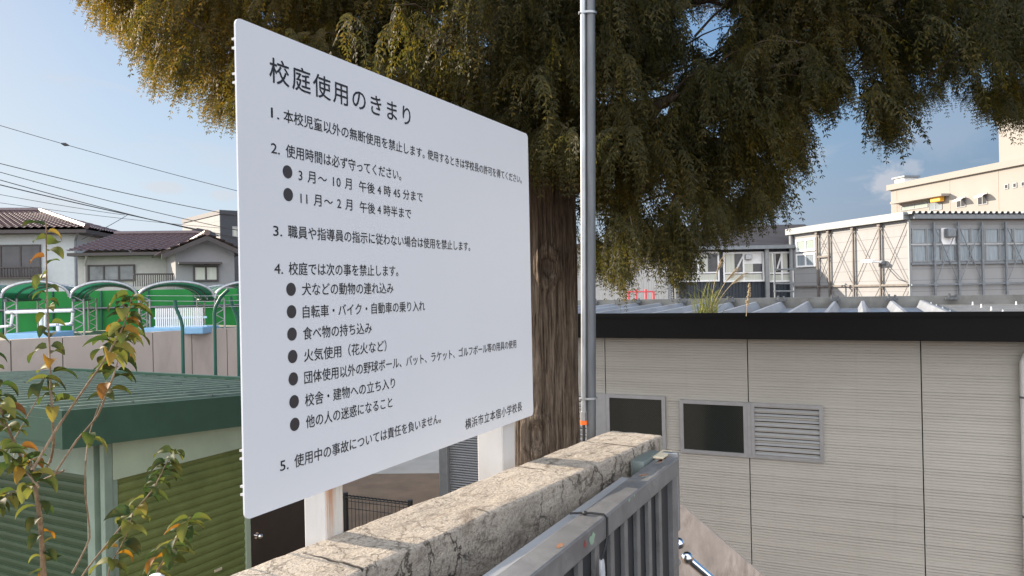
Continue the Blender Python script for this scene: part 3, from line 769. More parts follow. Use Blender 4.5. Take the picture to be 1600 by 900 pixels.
fq = Fr(at(1166, 490, 8.4), 0); tp = fq.L(at(1172, 442, 8.4))
MB().tube([(0, 0, -.03), (tp.x*.4, 0, tp.z*.5), tp], [.004, .003, .002], 6).build('stalk', 'straw', q)
b_ = MB(); r_ = random.Random(3)
for i in range(40):
    s_ = .25+.75*i/40; b_.sphere((tp.x*s_+r_.gauss(0, .008), r_.gauss(0, .008), tp.z*s_), r_.uniform(.006, .012), 6)
b_.build('seed_head', 'straw', q)

# ------------------------------------------------------------------ green storage shed
c_ = at(165, 760, 6.3)
frK = Fr((c_.x, c_.y, GZ), RZD)
kT = thing('storage_shed', 'green storage shed with ribbed roof and roller shutters beyond the sapling', 'shed', frK)
def kz_(v): return v-GZ
SW = 5.5; SL = 2.62      # extent to the left / away
MB().box((.04, .04, 0), (SL, SW, kz_(.36))).build('shed_wall', 'shedframe', kT)
def shutter(par, horiz_x, a_, b_, zt, m, y=0.):
    b2 = MB(); z_ = 0; hs = .082
    while z_ < zt-.01:
        zt_ = min(z_+hs, zt)
        pr = [(y, z_), (y-.006, z_+hs*.12), (y-.011, z_+hs*.5), (y-.008, z_+hs*.84), (y+.004, z_+hs*.90), (y+.004, zt_)]
        pr = [(p_[0], min(p_[1], zt)) for p_ in pr]
        b2.prism(pr+[(y+.03, zt_), (y+.03, z_)], 0 if horiz_x else 1, a_, b_)
        z_ += hs
    return b2.build('roller_shutter', m, par)
sh = shutter(kT, True, .10, 1.495, kz_(.03), 'shutter', .006)
hd = MB().box((1.1, -.013, kz_(-1.13)), (1.19, -.006, kz_(-1.105))).build('pull_handle', 'cream', sh)
MB().box((.05, -.03, kz_(.032)), (1.56, .039, kz_(.36))).build('shutter_box', 'shedlight', kT)
# left face shutter: runs along local y on the face x=0
b2 = MB(); z_ = 0; hs = .082; zt = kz_(.10)
while z_ < zt-.05:
    b2.prism([(.006, z_), (.0, z_+hs*.12), (-.005, z_+hs*.5), (-.002, z_+hs*.84), (.010, z_+hs*.9), (.010, z_+hs), (.036, z_+hs), (.036, z_)], 1, .26, SW-.1); z_ += hs
b2.build('roller_shutter', 'shutter_d', kT)
MB().box((-.012, .24, zt-.04), (.039, SW-.1, kz_(.36))).build('shutter_box', 'shedframe', kT)
MB().bbox((-.03, -.03, 0), (.045, .03, kz_(.36)), .004).bbox((-.02, .13, 0), (.039, .235, kz_(.34)), .004).bbox((.047, -.02, 0), (.098, .038, kz_(.03)), .004).build('corner_post', 'shedframe', kT)
MB().bbox((1.497, -.02, 0), (1.56, .039, kz_(.031)), .004).build('jamb', 'shedlight', kT)
dr = MB().box((1.563, -.012, .02), (2.62, .039, kz_(.29))).build('door', 'door', kT)
MB().box((1.66, -.016, kz_(-.62)), (2.26, -.0125, kz_(.2))).build('door_glass', 'glassdark', dr)
MB().box((1.80, -.022, kz_(-.62)), (1.84, -.0165, kz_(.2))).box((1.66, -.022, kz_(-.33)), (1.80, -.0165, kz_(-.30))).build('glazing_bar', 'door', dr)
kp = frK.on(402, 837, 1, -.03)
MB().tube([(kp.x, -.012, kp.z), (kp.x, -.05, kp.z)], .014, 12).sphere((kp.x, -.07, kp.z), .032, 16).tube([(kp.x, -.012, kp.z), (kp.x, -.02, kp.z)], .034, 16).build('door_knob', 'chrome', dr, True)
# sloping eaves fascia (falls away from the street)
zt0, zb0, slp = kz_(.722), kz_(.415), -.069
xE0, xE1, yE = -.48, SL+.35, -.2
def zs_(x): return slp*(x-xE0)
fa = MB()
fa.hexa([(xE0, yE, zb0), (xE1, yE, zb0+zs_(xE1)), (xE1, yE+.03, zb0+zs_(xE1)), (xE0, yE+.03, zb0), (xE0, yE, zt0), (xE1, yE, zt0+zs_(xE1)), (xE1, yE+.03, zt0+zs_(xE1)), (xE0, yE+.03, zt0)])
# street-end fascia in three folds
for (za, zb, dx) in ((zb0, zb0+.045, .012), (zb0+.0455, zb0+.235, 0), (zb0+.2355, zt0-.001, .014)):
    fa.box((xE0+dx, yE+.031, za), (xE0+.05, SW+.3, zb))
fa.build('fascia', 'shedfascia', kT)
MB().hexa([(xE0+.052, yE+.031, zb0+.02), (xE1, yE+.031, zb0+.02+zs_(xE1)), (xE1, SW, zb0+.02+zs_(xE1)), (xE0+.052, SW, zb0+.02), (xE0+.052, yE+.031, zb0+.03), (xE1, yE+.031, zb0+.03+zs_(xE1)), (xE1, SW, zb0+.03+zs_(xE1)), (xE0+.052, SW, zb0+.03)]).build('soffit', 'shedframe', kT)
prof = []; y_ = yE+.035
while y_ < SW+.2:
    prof += [(y_, -.03), (y_+.15, -.03), (y_+.18, .04), (y_+.22, .04), (y_+.25, -.03)]; y_ += .27
P_ = [[(xE0+.03+(xE1-xE0-.03)*j/8, q[0], zt0-.034+zs_(xE0+.03+(xE1-xE0-.03)*j/8)+q[1]) for q in prof] for j in range(9)]
MB().grid(P_).build('ribbed_roof', 'shedroof', kT)
b_ = MB(); y_ = yE+.035+.14; i_ = 0
while y_ < SW:
    for xx in (.25, 1.1, 2.0): b_.tube([(xx, y_, zt0-.002+zs_(xx)), (xx, y_, zt0+.014+zs_(xx))], .012, 6)
    y_ += .4
b_.build('roof_bolts', 'galvdark', kT)
MB().hexa([(xE1-.02, yE, zt0-.03+zs_(xE1)), (xE1+.05, yE, zt0-.03+zs_(xE1)), (xE1+.05, SW, zt0-.03+zs_(xE1)), (xE1-.02, SW, zt0-.03+zs_(xE1)), (xE1-.02, yE, zt0+.04+zs_(xE1)), (xE1+.05, yE, zt0+.04+zs_(xE1)), (xE1+.05, SW, zt0+.04+zs_(xE1)), (xE1-.02, SW, zt0+.04+zs_(xE1))]).build('back_flashing', 'shedfascia', kT)

# ------------------------------------------------------------------ black mesh fence seen under the board
a, b = at(540, 773, 7.2), at(641, 783, 6.9)
dv = (b-a); dv.z = 0; Lf = dv.length
frM = Fr((a.x, a.y, GZ), math.atan2(dv.y, dv.x)); ht = a.z-GZ
mT = thing('mesh_fence', 'low black wire mesh fence seen under the notice board', 'fence', frM)
for xx in (0, Lf): MB().tube([(xx, 0, 0), (xx, 0, ht+.02)], .024, 12).build('fence_post', 'meshfence', mT, True)
b_ = MB()
for i in range(int(Lf/.042)+1): b_.tube([(i*.042, -.02, 0), (i*.042, -.02, ht-.03)], .0026, 4, False)
for zz in (ht-.05, ht-.12, ht-.35, ht-.6, ht-.9, .2): b_.tube([(0, -.022, zz), (Lf, -.022, zz)], .0035, 4, False)
b_.tube([(0, -.045, ht-.01), (Lf, -.045, ht-.01)], .006, 6); b_.tube([(0, .012, ht-.01), (Lf, .012, ht-.01)], .006, 6)
for i in range(int(Lf/.042)): b_.tube([(i*.042, -.045, ht-.01), (i*.042+.02, -.02, ht+.008), (i*.042+.04, .012, ht-.01)], .0035, 4, False)
b_.build('wire_mesh', 'meshfence', mT)

# ------------------------------------------------------------------ conifer: trunk, limbs, crown
TX, TY = at(852, 560, 5.6).xy
frT = Fr((TX, TY, GZ), 0)
treeT = thing('conifer_tree', 'large drooping conifer with thick fibrous trunk behind the notice board', 'tree', frT)
prof = []; nz_, nt_ = 260, 460
knots = [(at(872, 417, 5.4).z-GZ, math.atan2(-1, .10), .10), (at(822, 678, 5.4).z-GZ, math.atan2(-1, -.32), .11)]
rows = []
for i in range(nz_+1):
    z = -.1+5.6*i/nz_ if True else 0
    r0 = .235+.06*max(0, (2.6-z))/2.6+.16*math.exp(-(z+.1)/.5) - (.03*(z-3.8) if z > 3.8 else 0)
    row = []
    for j in range(nt_):
        th = 2*math.pi*j/nt_; c0, s0 = math.cos(th), math.sin(th)
        nv = noise.fractal(Vector((c0*5.2, s0*5.2, z*.55)), .9, 2.1, 5)
        fl_ = noise.noise(Vector((c0*1.3, s0*1.3, z*.35+7)))
        rdg = 1-abs(noise.noise(Vector((c0*9+.3*nv, s0*9, z*.6+3))))*2.0+.9*(1-3.2*abs(noise.noise(Vector((c0*17+.5*nv, s0*17+.3*fl_, z*.8+11)))))
        r_ = r0*(1+.10*fl_)+.010*nv+.009*rdg
        for (kz0, ka, kr) in knots:
            da = (th-ka+math.pi) % (2*math.pi)-math.pi
            q = math.hypot(da*r0, (z-kz0)*.62)/kr
            if q < 1.6: r_ += .035*math.exp(-((q-.75)/.28)**2)*(1+.5*nv)-.03*math.exp(-(q/.4)**2)
        row.append((r_*c0, r_*s0, z))
    row.append(row[0]); rows.append(row)
MB().grid(rows).build('trunk', 'bark', treeT, True)
r_ = random.Random(11)
lb = MB()
outline = [(135, -600), (130, 10), (165, 50), (215, 85), (240, 140), (262, 178), (300, 165), (345, 205), (420, 200), (600, 260), (830, 395), (925, 445), (952, 455), (966, 476), (976, 452), (984, 436), (1010, 422), (1030, 428), (1048, 466), (1066, 444), (1105, 400), (1140, 372), (1205, 345), (1232, 305), (1252, 285), (1250, 205), (1296, 188), (1316, 168), (1345, 130), (1362, 200), (1372, 238), (1396, 236), (1402, 175), (1445, 178), (1475, 150), (1500, 175), (1522, 172), (1545, 205), (1570, 214), (1600, 188), (1720, 195), (1720, -600)]
ox = np.array([p[0] for p in outline]); oy = np.array([p[1] for p in outline])
def inside(u, v):
    c = False; n = len(outline); j = n-1
    for i in range(n):
        if (oy[i] > v) != (oy[j] > v) and u < (ox[j]-ox[i])*(v-oy[i])/(oy[j]-oy[i])+ox[i]: c = not c
        j = i
    return c
def proj(P):
    v = Vector(P)-CAM; f_ = v.dot(fw); return 800+F*v.dot(rx)/f_, 450-F*v.dot(up)/f_
for k in range(30):
    z = 4.25+3.4*(k/29)**1.1; ang = k*2.399+.6; Ln = r_.uniform(2.4, 3.5)*(1-.25*k/29)
    pts = []; dv = Vector((math.cos(ang), math.sin(ang), 0)); rise = r_.uniform(.5, 1.0)
    for i in range(12):
        s_ = i/11; wob = Vector((noise.noise(Vector((k, s_*3, 0))), noise.noise(Vector((k, s_*3, 9))), noise.noise(Vector((k, s_*3, 5)))))*.22*s_
        q = dv*(Ln*s_)+Vector((0, 0, z+rise*s_-.55*s_*s_))+wob
        w3 = frT.M @ q
        if i > 2 and w3.y > 1:
            pu, pv = proj(w3)
            if (pu < 620 and i > 4) or pu > 1290 or not inside(pu, pv+45) or (pv < 0 and not inside(pu, 5) and pu < 1600): break
        pts.append(q)
    n5 = len(pts)
    if n5 > 3: MB().tube(pts, [.062*(1-i/11.0)**.8*(1-i/(n5-1))**.6+.005 for i in range(n5)], 10).build('limb', 'bark', treeT, True)
# hanging spray variants (numpy): several fuzzy strands
npr = np.random.default_rng(5)
def spray_variant():
    """flat, feathery fronds hanging in their own planes, like cypress sprays"""
    V = []
    for s in range(npr.integers(4, 7)):
        a = npr.uniform(0, 2*math.pi); out = npr.uniform(.02, .17); Ls = npr.uniform(.14, .34); n = int(Ls/.021)
        dirn = np.array([math.cos(a), math.sin(a), 0]); ph = npr.uniform(0, 6.28)
        b = npr.uniform(0, math.pi); side = np.array([math.cos(b), math.sin(b), 0]); nrm = np.cross(side, np.array([0, 0, 1.]))
        z0_ = npr.uniform(-.08, .04); Wd = npr.uniform(.05, .085)
        def quad(p, d, l, w):
            nr = nrm+npr.normal(size=3)*.3; sd = np.cross(d, nr); sd /= np.linalg.norm(sd)
            return [p-sd*w*.5, p+d*l*.6-sd*w, p+d*l, p+d*l*.55+sd*w]
        for i in range(n):
            q = i/n
            p = dirn*out*(1-(1-q)**2)+side*math.sin(ph+q*3)*.012+np.array([0, 0, z0_+.03*math.sin(q*3.14)-Ls*q**1.2])
            V += quad(p, np.array([dirn[0]*.1, dirn[1]*.1, -1.]), .028, .0032)
            for sg in (-1, 1):
                if npr.random() < .10: continue
                l = Wd*(1-q)**.65*(.45+.55*min(1, q*4))*npr.uniform(.7, 1.2); m = max(1, int(l/.017)); pp = p.copy()
                for k in range(m):
                    d = side*sg*(1.0-.28*k)+np.array([0, 0, -.75-.22*k])+npr.normal(size=3)*.16; d /= np.linalg.norm(d)
                    V += quad(pp, d, npr.uniform(.022, .030), npr.uniform(.0034, .0052)); pp = pp+d*.017
    return np.array(V)
variants = [spray_variant() for _ in range(12)]
chunks = []; tw = MB(); ntry = 0; nb = 0
GAPS = [(1095, 45, 26), (1030, 168, 16), (1110, 208, 15), (945, 168, 12), (1035, 240, 12), (1290, 100, 10), (1480, 40, 12), (1490, 85, 12), (1395, 10, 9), (1120, 95, 12), (1068, 120, 10), (1180, 250, 9), (1330, 95, 16), (1365, 130, 14), (1440, 120, 12), (1560, 60, 12), (1540, 120, 14), (1590, 120, 12), (1500, 130, 12), (1250, 60, 8), (1215, 150, 9), (330, 60, 8), (290, 110, 9), (420, 40, 8), (760, 60, 9), (700, 90, 8), (1005, 330, 12), (1040, 320, 11), (1090, 345, 12), (970, 300, 9), (1150, 300, 12)]
while nb < 760 and ntry < 40000:
    ntry += 1
    u = rnd.uniform(140, 1700); v = rnd.uniform(-330, 440)
    X = (u-800)/F*5.6-TX; dd = math.sqrt(max(.2, 3.9**2-X*X))
    d = TY+rnd.uniform(-1, 1)*min(dd, 1.9)
    if d < (4.9 if u < 700 else 3.9): continue
    if not inside(u, v) : continue
    p = at(u, v, d)
    if p.z > 4.9: continue
    rad = Vector((p.x-TX, p.y-TY, 0)); 
    if rad.length < .35: continue
    rad.normalize(); perp = Vector((-rad.y, rad.x, 0))
    dirn = (rad+perp*rnd.uniform(-.8, .8)).normalized(); Lb = rnd.uniform(.35, .8)
    pts = [p+dirn*(Lb*s)+Vector((0, 0, .10*math.sin(s*2.2)-.30*s*s)) for s in (-.5, -.2, .1, .4, .7, 1.0)]
    cnt = 0
    for k in range(15):
        s = rnd.random()*5; i = min(4, int(s)); q = pts[i].lerp(pts[i+1], s-i)+Vector((rnd.gauss(0, .06), rnd.gauss(0, .06), rnd.gauss(0, .04)))
        sc = rnd.uniform(.75, 1.25)
        uu, vv = proj(q); tu, tv = proj(q-Vector((0, 0, .27*sc)))
        if not (inside(tu, tv) and inside(uu, vv)):
            sc *= .6; tu, tv = proj(q-Vector((0, 0, .23*sc)))
            if not (inside(tu, tv) and inside(uu, vv)): continue
        ld = q-to_sun*((q.z-.15-1.09)/to_sun.z)      # keep the low sun's path to the wall open, as in the photo
        if -1.3 < ld.x < 1.3 and .9 < ld.y < 3.3: continue
        if q.y < TY+.15 and tv > 300 and 780 < tu < 915: continue
        mu, mv = (uu+tu)/2, (vv+tv)/2
        if any(math.hypot(mu-a_, mv-b_) < c0*1.75 for a_, b_, c0 in GAPS): continue
        a = rnd.uniform(0, 6.28); ca, sa = math.cos(a), math.sin(a)
        Rm = np.array([[ca, -sa, 0], [sa, ca, 0], [0, 0, 1]])*sc
        Vv = variants[rnd.randrange(12)] @ Rm.T
        tlt = np.array([dirn.x, dirn.y])*rnd.uniform(0, .35); Vv[:, :2] += -Vv[:, 2:3]*tlt
        chunks.append(Vv+np.array([q.x-TX, q.y-TY, q.z-GZ])); cnt += 1
    if cnt:
        nb += 1
        loc_ = [frT.L(q) for q in pts]
        ok_ = [inside(*(lambda a_: (a_[0], a_[1]+25))(proj(q))) for q in pts]; kk = ok_.index(False) if False in ok_ else 6
        if cnt > 8 and kk >= 5: tw.tube(loc_[:5], [.009, .008, .006, .004, .002], 5, False)
VV = np.concatenate(chunks).astype(np.float32); nq = len(VV)//4
me = bpy.data.meshes.new('crown'); me.vertices.add(nq*4); me.vertices.foreach_set('co', VV.ravel())
me.loops.add(nq*4); me.loops.foreach_set('vertex_index', np.arange(nq*4, dtype=np.int32))
me.polygons.add(nq); me.polygons.foreach_set('loop_start', np.arange(0, nq*4, 4, dtype=np.int32)); me.polygons.foreach_set('loop_total', np.full(nq, 4, dtype=np.int32))
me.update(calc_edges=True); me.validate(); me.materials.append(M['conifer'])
co_ = bpy.data.objects.new('crown', me); COL.objects.link(co_); co_.parent = treeT
tw.build('twigs', 'twig', treeT)
print('crown quads', nq, 'branchlets', nb)

# ------------------------------------------------------------------ sapling at the left
SD = 1.65
sb0 = at(68, 905, SD); frY = Fr((sb0.x, sb0.y, GZ), 0)
yT = thing('cherry_sapling', 'leggy cherry sapling with yellowing leaves in front of the green shed', 'sapling', frY)
stems = [  # pixel polyline, depth shift, base radius px, (leaf start fraction, leaf count)
    ([(72, 1010), (68, 900), (62, 807), (50, 733), (46, 716)], 0, 6.5, (.2, 28)),
    ([(60, 745), (78, 722), (84, 690), (80, 620), (77, 540), (73, 440), (72, 349)], .05, 3.2, (.42, 31)),
    ([(50, 735), (90, 668), (137, 600), (165, 560), (195, 505), (206, 462)], -.08, 3.0, (.60, 34)),
    ([(84, 742), (120, 688), (152, 650), (177, 588), (190, 545), (198, 520)], .1, 2.8, (.35, 31)),
    ([(48, 728), (33, 715), (12, 668), (0, 637), (-12, 600), (-20, 520)], -.05, 3.0, (.35, 25)),
    ([(46, 720), (30, 700), (5, 665), (-15, 640)], .12, 2.4, (.3, 11)),
    ([(113, 896), (140, 840), (133, 770), (134, 720), (139, 680), (152, 640), (166, 612)], .06, 2.2, (.62, 14)),
    ([(110, 930), (136, 889), (190, 822), (238, 766), (258, 728), (272, 703)], .38, 2.6, (.40, 28)),
    ([(165, 930), (172, 885), (196, 840), (208, 800)], .0, 2.0, (.3, 13)),
    ([(225, 950), (245, 894), (275, 845), (298, 808)], .1, 2.8, (.30, 26)),
    ([(100, 735), (20, 770), (-10, 790)], .1, 2.0, (.2, 14)),
    ([(60, 760), (25, 720), (-2, 700)], -.1, 2.0, (.2, 13)),
    ([(20, 690), (60, 620), (66, 590)], .0, 1.6, (.6, 4)),
]
lf = MB()
def leaf(P0, dirn, L, roll_, droop):
    """folded, curling leaf blade: starts at P0 going dirn, drooping"""
    d = dirn.normalized(); sd_ = d.cross(Vector((0, 0, 1)))
    sd_ = sd_.normalized() if sd_.length > .05 else Vector((1, 0, 0))
    nrm = sd_.cross(d)
    sd_ = (sd_*math.cos(roll_)+nrm*math.sin(roll_)); rows = []; p = Vector(P0)
    p = p+d*L*.12
    for k in range(8):
        s_ = k/7; w = L*.27*math.sin(math.pi*min(1, s_**.72*.97+.015))**.85
        n2 = sd_.cross(d).normalized()
        rows.append([p-sd_*w+n2*w*.42, p-sd_*w*.5+n2*w*.12, p, p+sd_*w*.5+n2*w*.12, p+sd_*w+n2*w*.42])
        d = (d+Vector((0, 0, -droop/7))).normalized(); p = p+d*(L/7)
    lf.grid(rows)
r_ = random.Random(21)
for (pl, sh_, rpx, (f0, nl)) in stems:
    pts = [at(u, v, SD+sh_+.06*math.sin(i*1.7)) for i, (u, v) in enumerate(pl)]
    # smooth
    sm = []
    for i in range(len(pts)-1):
        for k in range(4):
            s_ = k/4; a_, b_ = pts[i], pts[i+1]; a0 = pts[max(0, i-1)]; b1 = pts[min(len(pts)-1, i+2)]
            sm.append(a_*(1-s_)+b_*s_+((a_-a0)-(b_-a_))*.5*s_*(1-s_)**2*.6+((b_-a_)-(b1-b_))*.5*s_*s_*(1-s_)*.6)
    sm.append(pts[-1]); n = len(sm)
    rad = [.72*rpx*SD/F*(1-.62*i/(n-1))*(1+.18*(i % 4 == 0)) for i in range(n)]
    MB().tube([frY.L(p) for p in sm], rad, 8).build('stem', 'bark2', yT, True)
    for k in range(nl):
        s_ = f0+(1-f0)*(k+r_.random()*.6)/nl; ii = min(n-2, int(s_*(n-1))); fr_ = s_*(n-1)-ii
        p = sm[ii].lerp(sm[ii+1], min(1, fr_))
        tg = (sm[ii+1]-sm[ii]).normalized()
        ang = k*2.4+r_.uniform(-.5, .5); sdv = Vector((math.cos(ang), math.sin(ang)*.8, r_.uniform(-.1, .5)))
        dr2 = (sdv+tg*.35).normalized()
        ld = p-to_sun*((p.z-1.09)/to_sun.z)
        if -.5 < ld.x < .6 and 1.3 < ld.y < 2.7: continue
        leaf(frY.L(p), dr2, r_.uniform(.034, .062)*(1 if pl[0][1] < 1000 else .85), r_.uniform(-.9, .9), r_.uniform(1.0, 2.6))
lf.build('leaves', 'cherry_leaf', yT, True)
wp = at(243, 908, 1.25)
pp = MB().tube([(0, 0, 0), (0, 0, wp.z-.006), (0, 0, wp.z+.004), (0, 0, wp.z+.011)], [.0185, .0185, .016, .008], 20)
pp = pp.build('white_pipe', 'white', None, True); pp.location = (wp.x, wp.y, 0); tag(pp, 'white capped pipe end at the foot of the sapling', 'pipe')

# ------------------------------------------------------------------ pool: wall, fence posts, canopies
a, b = at(0, 532, 12), at(380, 511, 15.1)
dv = b-a; dv.z = 0
frQ = Fr((a.x, a.y, GZ), math.atan2(dv.y, dv.x)); zq = (a.z+b.z)/2-GZ
qT = thing('pool_wall', 'beige concrete panel wall round the school pool behind the shed', 'wall', frQ)
xs_ = [-4.5]+[frQ.on(u, 545, 1, 0).x for u in (17, 98, 172, 239, 300, 355)]; dx = xs_[-1]-xs_[-2]
xs_ += [xs_[-1]+dx*i for i in range(1, 5)]
b_ = MB()
for p_, q_ in zip(xs_[:-1], xs_[1:]): b_.box((p_+.008, 0, 0), (q_-.008, .12, zq))
b_.build('wall_panel', 'poolwall', qT)
MB().box((xs_[0], .02, 0), (xs_[-1], .10, zq-.012)).build('joint_filler', 'joint', qT)
MB().box((xs_[0], .125, zq-.35), (xs_[-1], 6.5, zq-.18)).build('pool_deck', 'pave', qT)
def fpost(u, d, vt):
    top = at(u, vt+34, d); fr = Fr((top.x, top.y, GZ), 0)
    T_ = thing('fence_post', {285: 'green fence post left of the white pool rack, top bent inward', 335: 'green fence post between the white pool rack and the notice board', 372: 'green fence post half hidden by the left edge of the notice board'}[u], 'fence post', fr, 'green fence posts along the pool wall')
    zt_ = top.z-GZ
    MB().tube([(0, 0, 0), (0, 0, zt_), (-.02, 0, zt_+.10), (-.09, 0, zt_+.28), (-.11, 0, zt_+.40)] if u != 335 else [(0, 0, 0), (0, 0, zt_), (.02, 0, zt_+.10), (.10, 0, zt_+.25), (.22, 0, zt_+.36)], .026, 10).build('post_tube', 'greenpost', T_, True)
    return top
tops = [fpost(285, 11.2, 476), fpost(335, 11.2, 456), fpost(372, 11.4, 470)]
for k_, (va, vb) in enumerate(((462, 459), (470, 468), (480, 477))):
    pa, pb = at(228, va, 11.2), at(420, vb, 11.3); fr = Fr(pa, 0)
    w_ = MB().tube([fr.L(pa), fr.L(pa.lerp(pb, .5))-Vector((0, 0, .02)), fr.L(pb)], .004, 5).build('fence_wire', 'galv', None, True)
    w_.location = pa; tag(w_, ['topmost', 'middle', 'lowest'][k_]+' thin wire strung between the green fence posts', 'wire', 'wires on the pool fence')
# green screen behind the canopies
a, b = at(-160, 520, 21.5), at(440, 511, 24.5); dv = b-a; dv.z = 0
frN = Fr((a.x, a.y, GZ), math.atan2(dv.y, dv.x)); Ln = dv.length
nT = thing('green_screen', 'bright green windbreak screen standing behind the pool canopies', 'screen', frN)
zn1 = at(200, 453, 22.5).z-GZ
rows = [[(Ln*i/80, .02*math.sin(i*1.1+j*.3), zn1*j/8) for j in range(9)] for i in range(81)]
MB().grid(rows).build('mesh_sheet', 'net', nT, True)
b_ = MB()
for zz in (at(200, 483, 20).z-GZ,): b_.tube([(0, -.08, zz), (Ln, -.08, zz)], .035, 8)
b_.build('rail', 'galvdark', nT, True)
b_ = MB()
for i in range(9): b_.tube([(Ln*i/8, -.05, 0), (Ln*i/8, -.05, zn1)], .03, 8)
b_.build('support_poles', 'greenpost', nT)
# barrel canopies
canopy_lab = ['arched green canopy at the left photo edge, mostly behind the sapling', 'arched green canopy just left of the sapling stem tops', 'arched green canopy directly behind the upper sapling leaves', 'arched green canopy beneath the gabled house', 'arched green canopy cut off by the notice board edge']
cm0 = at(165, 465, 15.5); frC = Fr((cm0.x, cm0.y, GZ), R(27))
def canopy(u0_, u1_, lab):
    xl, xr2 = frC.on(u0_, 465, 1, 0).x, frC.on(u1_, 465, 1, 0).x; w = xr2-xl
    mid = frC.M @ Vector(((xl+xr2)/2, 0, 0))
    fr = Fr((mid.x, mid.y, GZ), R(27)); T_ = thing('arched_canopy', lab, 'canopy', fr, 'green arched canopies by the pool')
    ze = frC.on((u0_+u1_)/2, 466, 1, 0).z; H = frC.on((u0_+u1_)/2, 441, 1, 0).z-ze; DL = 6.0
    prof = [(-w/2*math.cos(math.pi*i/20), ze+H*math.sin(math.pi*i/20)**.9) for i in range(21)]
    P_ = [[(p_[0], DL*j/6, p_[1]) for p_ in prof] for j in range(7)]
    MB().grid(P_).build('vault', 'poly', T_, True)
    for yy in (0, DL*.33, DL*.66, DL): MB().tube([(p_[0], yy, p_[1]-.02+(.035 if yy in (0, DL) else 0)) for p_ in prof], .03, 6).build('arch_rim', 'galv', T_, True)
    for yy in (.3, DL-.2):
        b_ = MB(); ox0 = -w/2+.12
        for ox_ in (-.10, .10): b_.tube([(ox0+ox_, yy, 0), (ox0+ox_, yy, ze)], .022, 6)
        z_ = .2
        while z_ < ze-.1: b_.tube([(ox0-.10, yy, z_), (ox0+.10, yy, z_+.12)], .014, 4); b_.tube([(ox0+.10, yy, z_+.12), (ox0-.10, yy, z_+.24)], .014, 4); z_ += .24
        b_.build('lattice_post', 'galv', T_)
    MB().tube([(-w/2+.05, .05, ze-.03), (-w/2+.05, DL, ze-.03)], .035, 8).build('gutter_beam', 'galvdark', T_)
for (ua, ub), lb_ in zip(((-112, 0), (2, 108), (110, 214), (216, 334), (336, 440)), canopy_lab): canopy(ua, ub, lb_)
# white pipework, blue covers, white rack on the pool deck
dk = 13.6
fp = Fr(at(20, 530, dk), 0); T_ = thing('pool_pipework', 'white pool pipework behind the beige wall at the left', 'pipes', fp)
b_ = MB()
b_.tube([fp.L(at(10, 488, dk)), fp.L(at(114, 485, dk))], .032, 10); b_.tube([fp.L(at(78, 508, dk)), fp.L(at(112, 506, dk)), fp.L(at(114, 486, dk))], .028, 10)
b_.tube([fp.L(at(-5, 511, dk)), fp.L(at(17, 509, dk)), fp.L(at(20, 489, dk))], .028, 10)
b_.tube([fp.L(at(91, 524, dk)), fp.L(at(91, 507, dk))], .035, 8); b_.tube([fp.L(at(64, 532, dk)), fp.L(at(64, 488, dk))], .03, 8); b_.tube([fp.L(at(70, 532, dk)), fp.L(at(70, 488, dk))], .02, 8)
b_.build('pipe_run', 'white', T_, True)
b_ = MB()
for (u, v) in ((20, 489), (17, 509), (114, 486), (112, 506), (91, 507)): b_.sphere(fp.L(at(u, v, dk)), .042, 10)
b_.build('pipe_elbows', 'galv', T_, True)
def slab(u0_, v0_, u1_, v1_, d, m, name, label, cat, dep=.8):
    p, q = at(u0_, v1_, d), at(u1_, v0_, d)
    o_ = MB().bbox((0, 0, 0), (q.x-p.x, dep, q.z-p.z), .02).build(name, m, None); o_.location = (p.x, p.y, p.z); tag(o_, label, cat); return o_
slab(8, 520, 74, 536, 12.9, 'blue', 'blue_cover', 'bright blue box cover on the pool edge at the left', 'cover')
slab(216, 511, 317, 524, 14.2, 'blue', 'blue_platform', 'pale blue platform under the white slatted rack', 'platform')
fp = Fr(at(244, 516, 14.4), 0); T_ = thing('slatted_rack', 'white slatted rack standing on the blue pool platform', 'rack', fp)
e1, e2 = fp.L(at(316, 514, 14.4)), fp.L(at(244, 482, 14.4)); n = 22
for i in range(n+1): MB().bbox((e1.x*i/n-.012, 0, 0), (e1.x*i/n+.012, .02, e2.z), .003).build('slat', 'white', T_)
for zz in (.06, e2.z*.55): MB().bbox((-.05, .021, zz-.02), (e1.x+.08, .05, zz+.02), .003).build('rack_rail', 'paleblue', T_)
MB().bbox((-.1, .0, -.06), (e1.x+.05, .5, -.005), .01).build('rack_base', 'white', T_)

# ------------------------------------------------------------------ houses on the left
def tile_roof(mb, p00, p10, p11, p01, nw=None, nr=None):
    """eave-left, eave-right, ridge-right, ridge-left: pantile relief as real geometry"""
    p00, p10, p11, p01 = map(Vector, (p00, p10, p11, p01))
    nrm = (p10-p00).cross(p01-p00).normalized(); nrm = nrm if nrm.z > 0 else -nrm
    wl_ = max((p10-p00).length, (p11-p01).length); sl_ = ((p01+p11)/2-(p00+p10)/2).length
    nw = nw or max(2, int(wl_/.28)); nr = nr or max(2, int(sl_/.27)); rows = []
    for j in range(nr):
        for e in (0, .999):
            t_ = (j+e)/nr; row = []
            for i in range(nw*6+1):
                s_ = i/(nw*6); ph = (i % 6)/6*2*math.pi
                hgt = .022*math.cos(ph)+(.045 if e == 0 else 0)
                a_ = p00.lerp(p10, s_); b_ = p01.lerp(p11, s_); row.append(a_.lerp(b_, t_)+nrm*hgt)
            rows.append(row)
    mb.grid(rows)
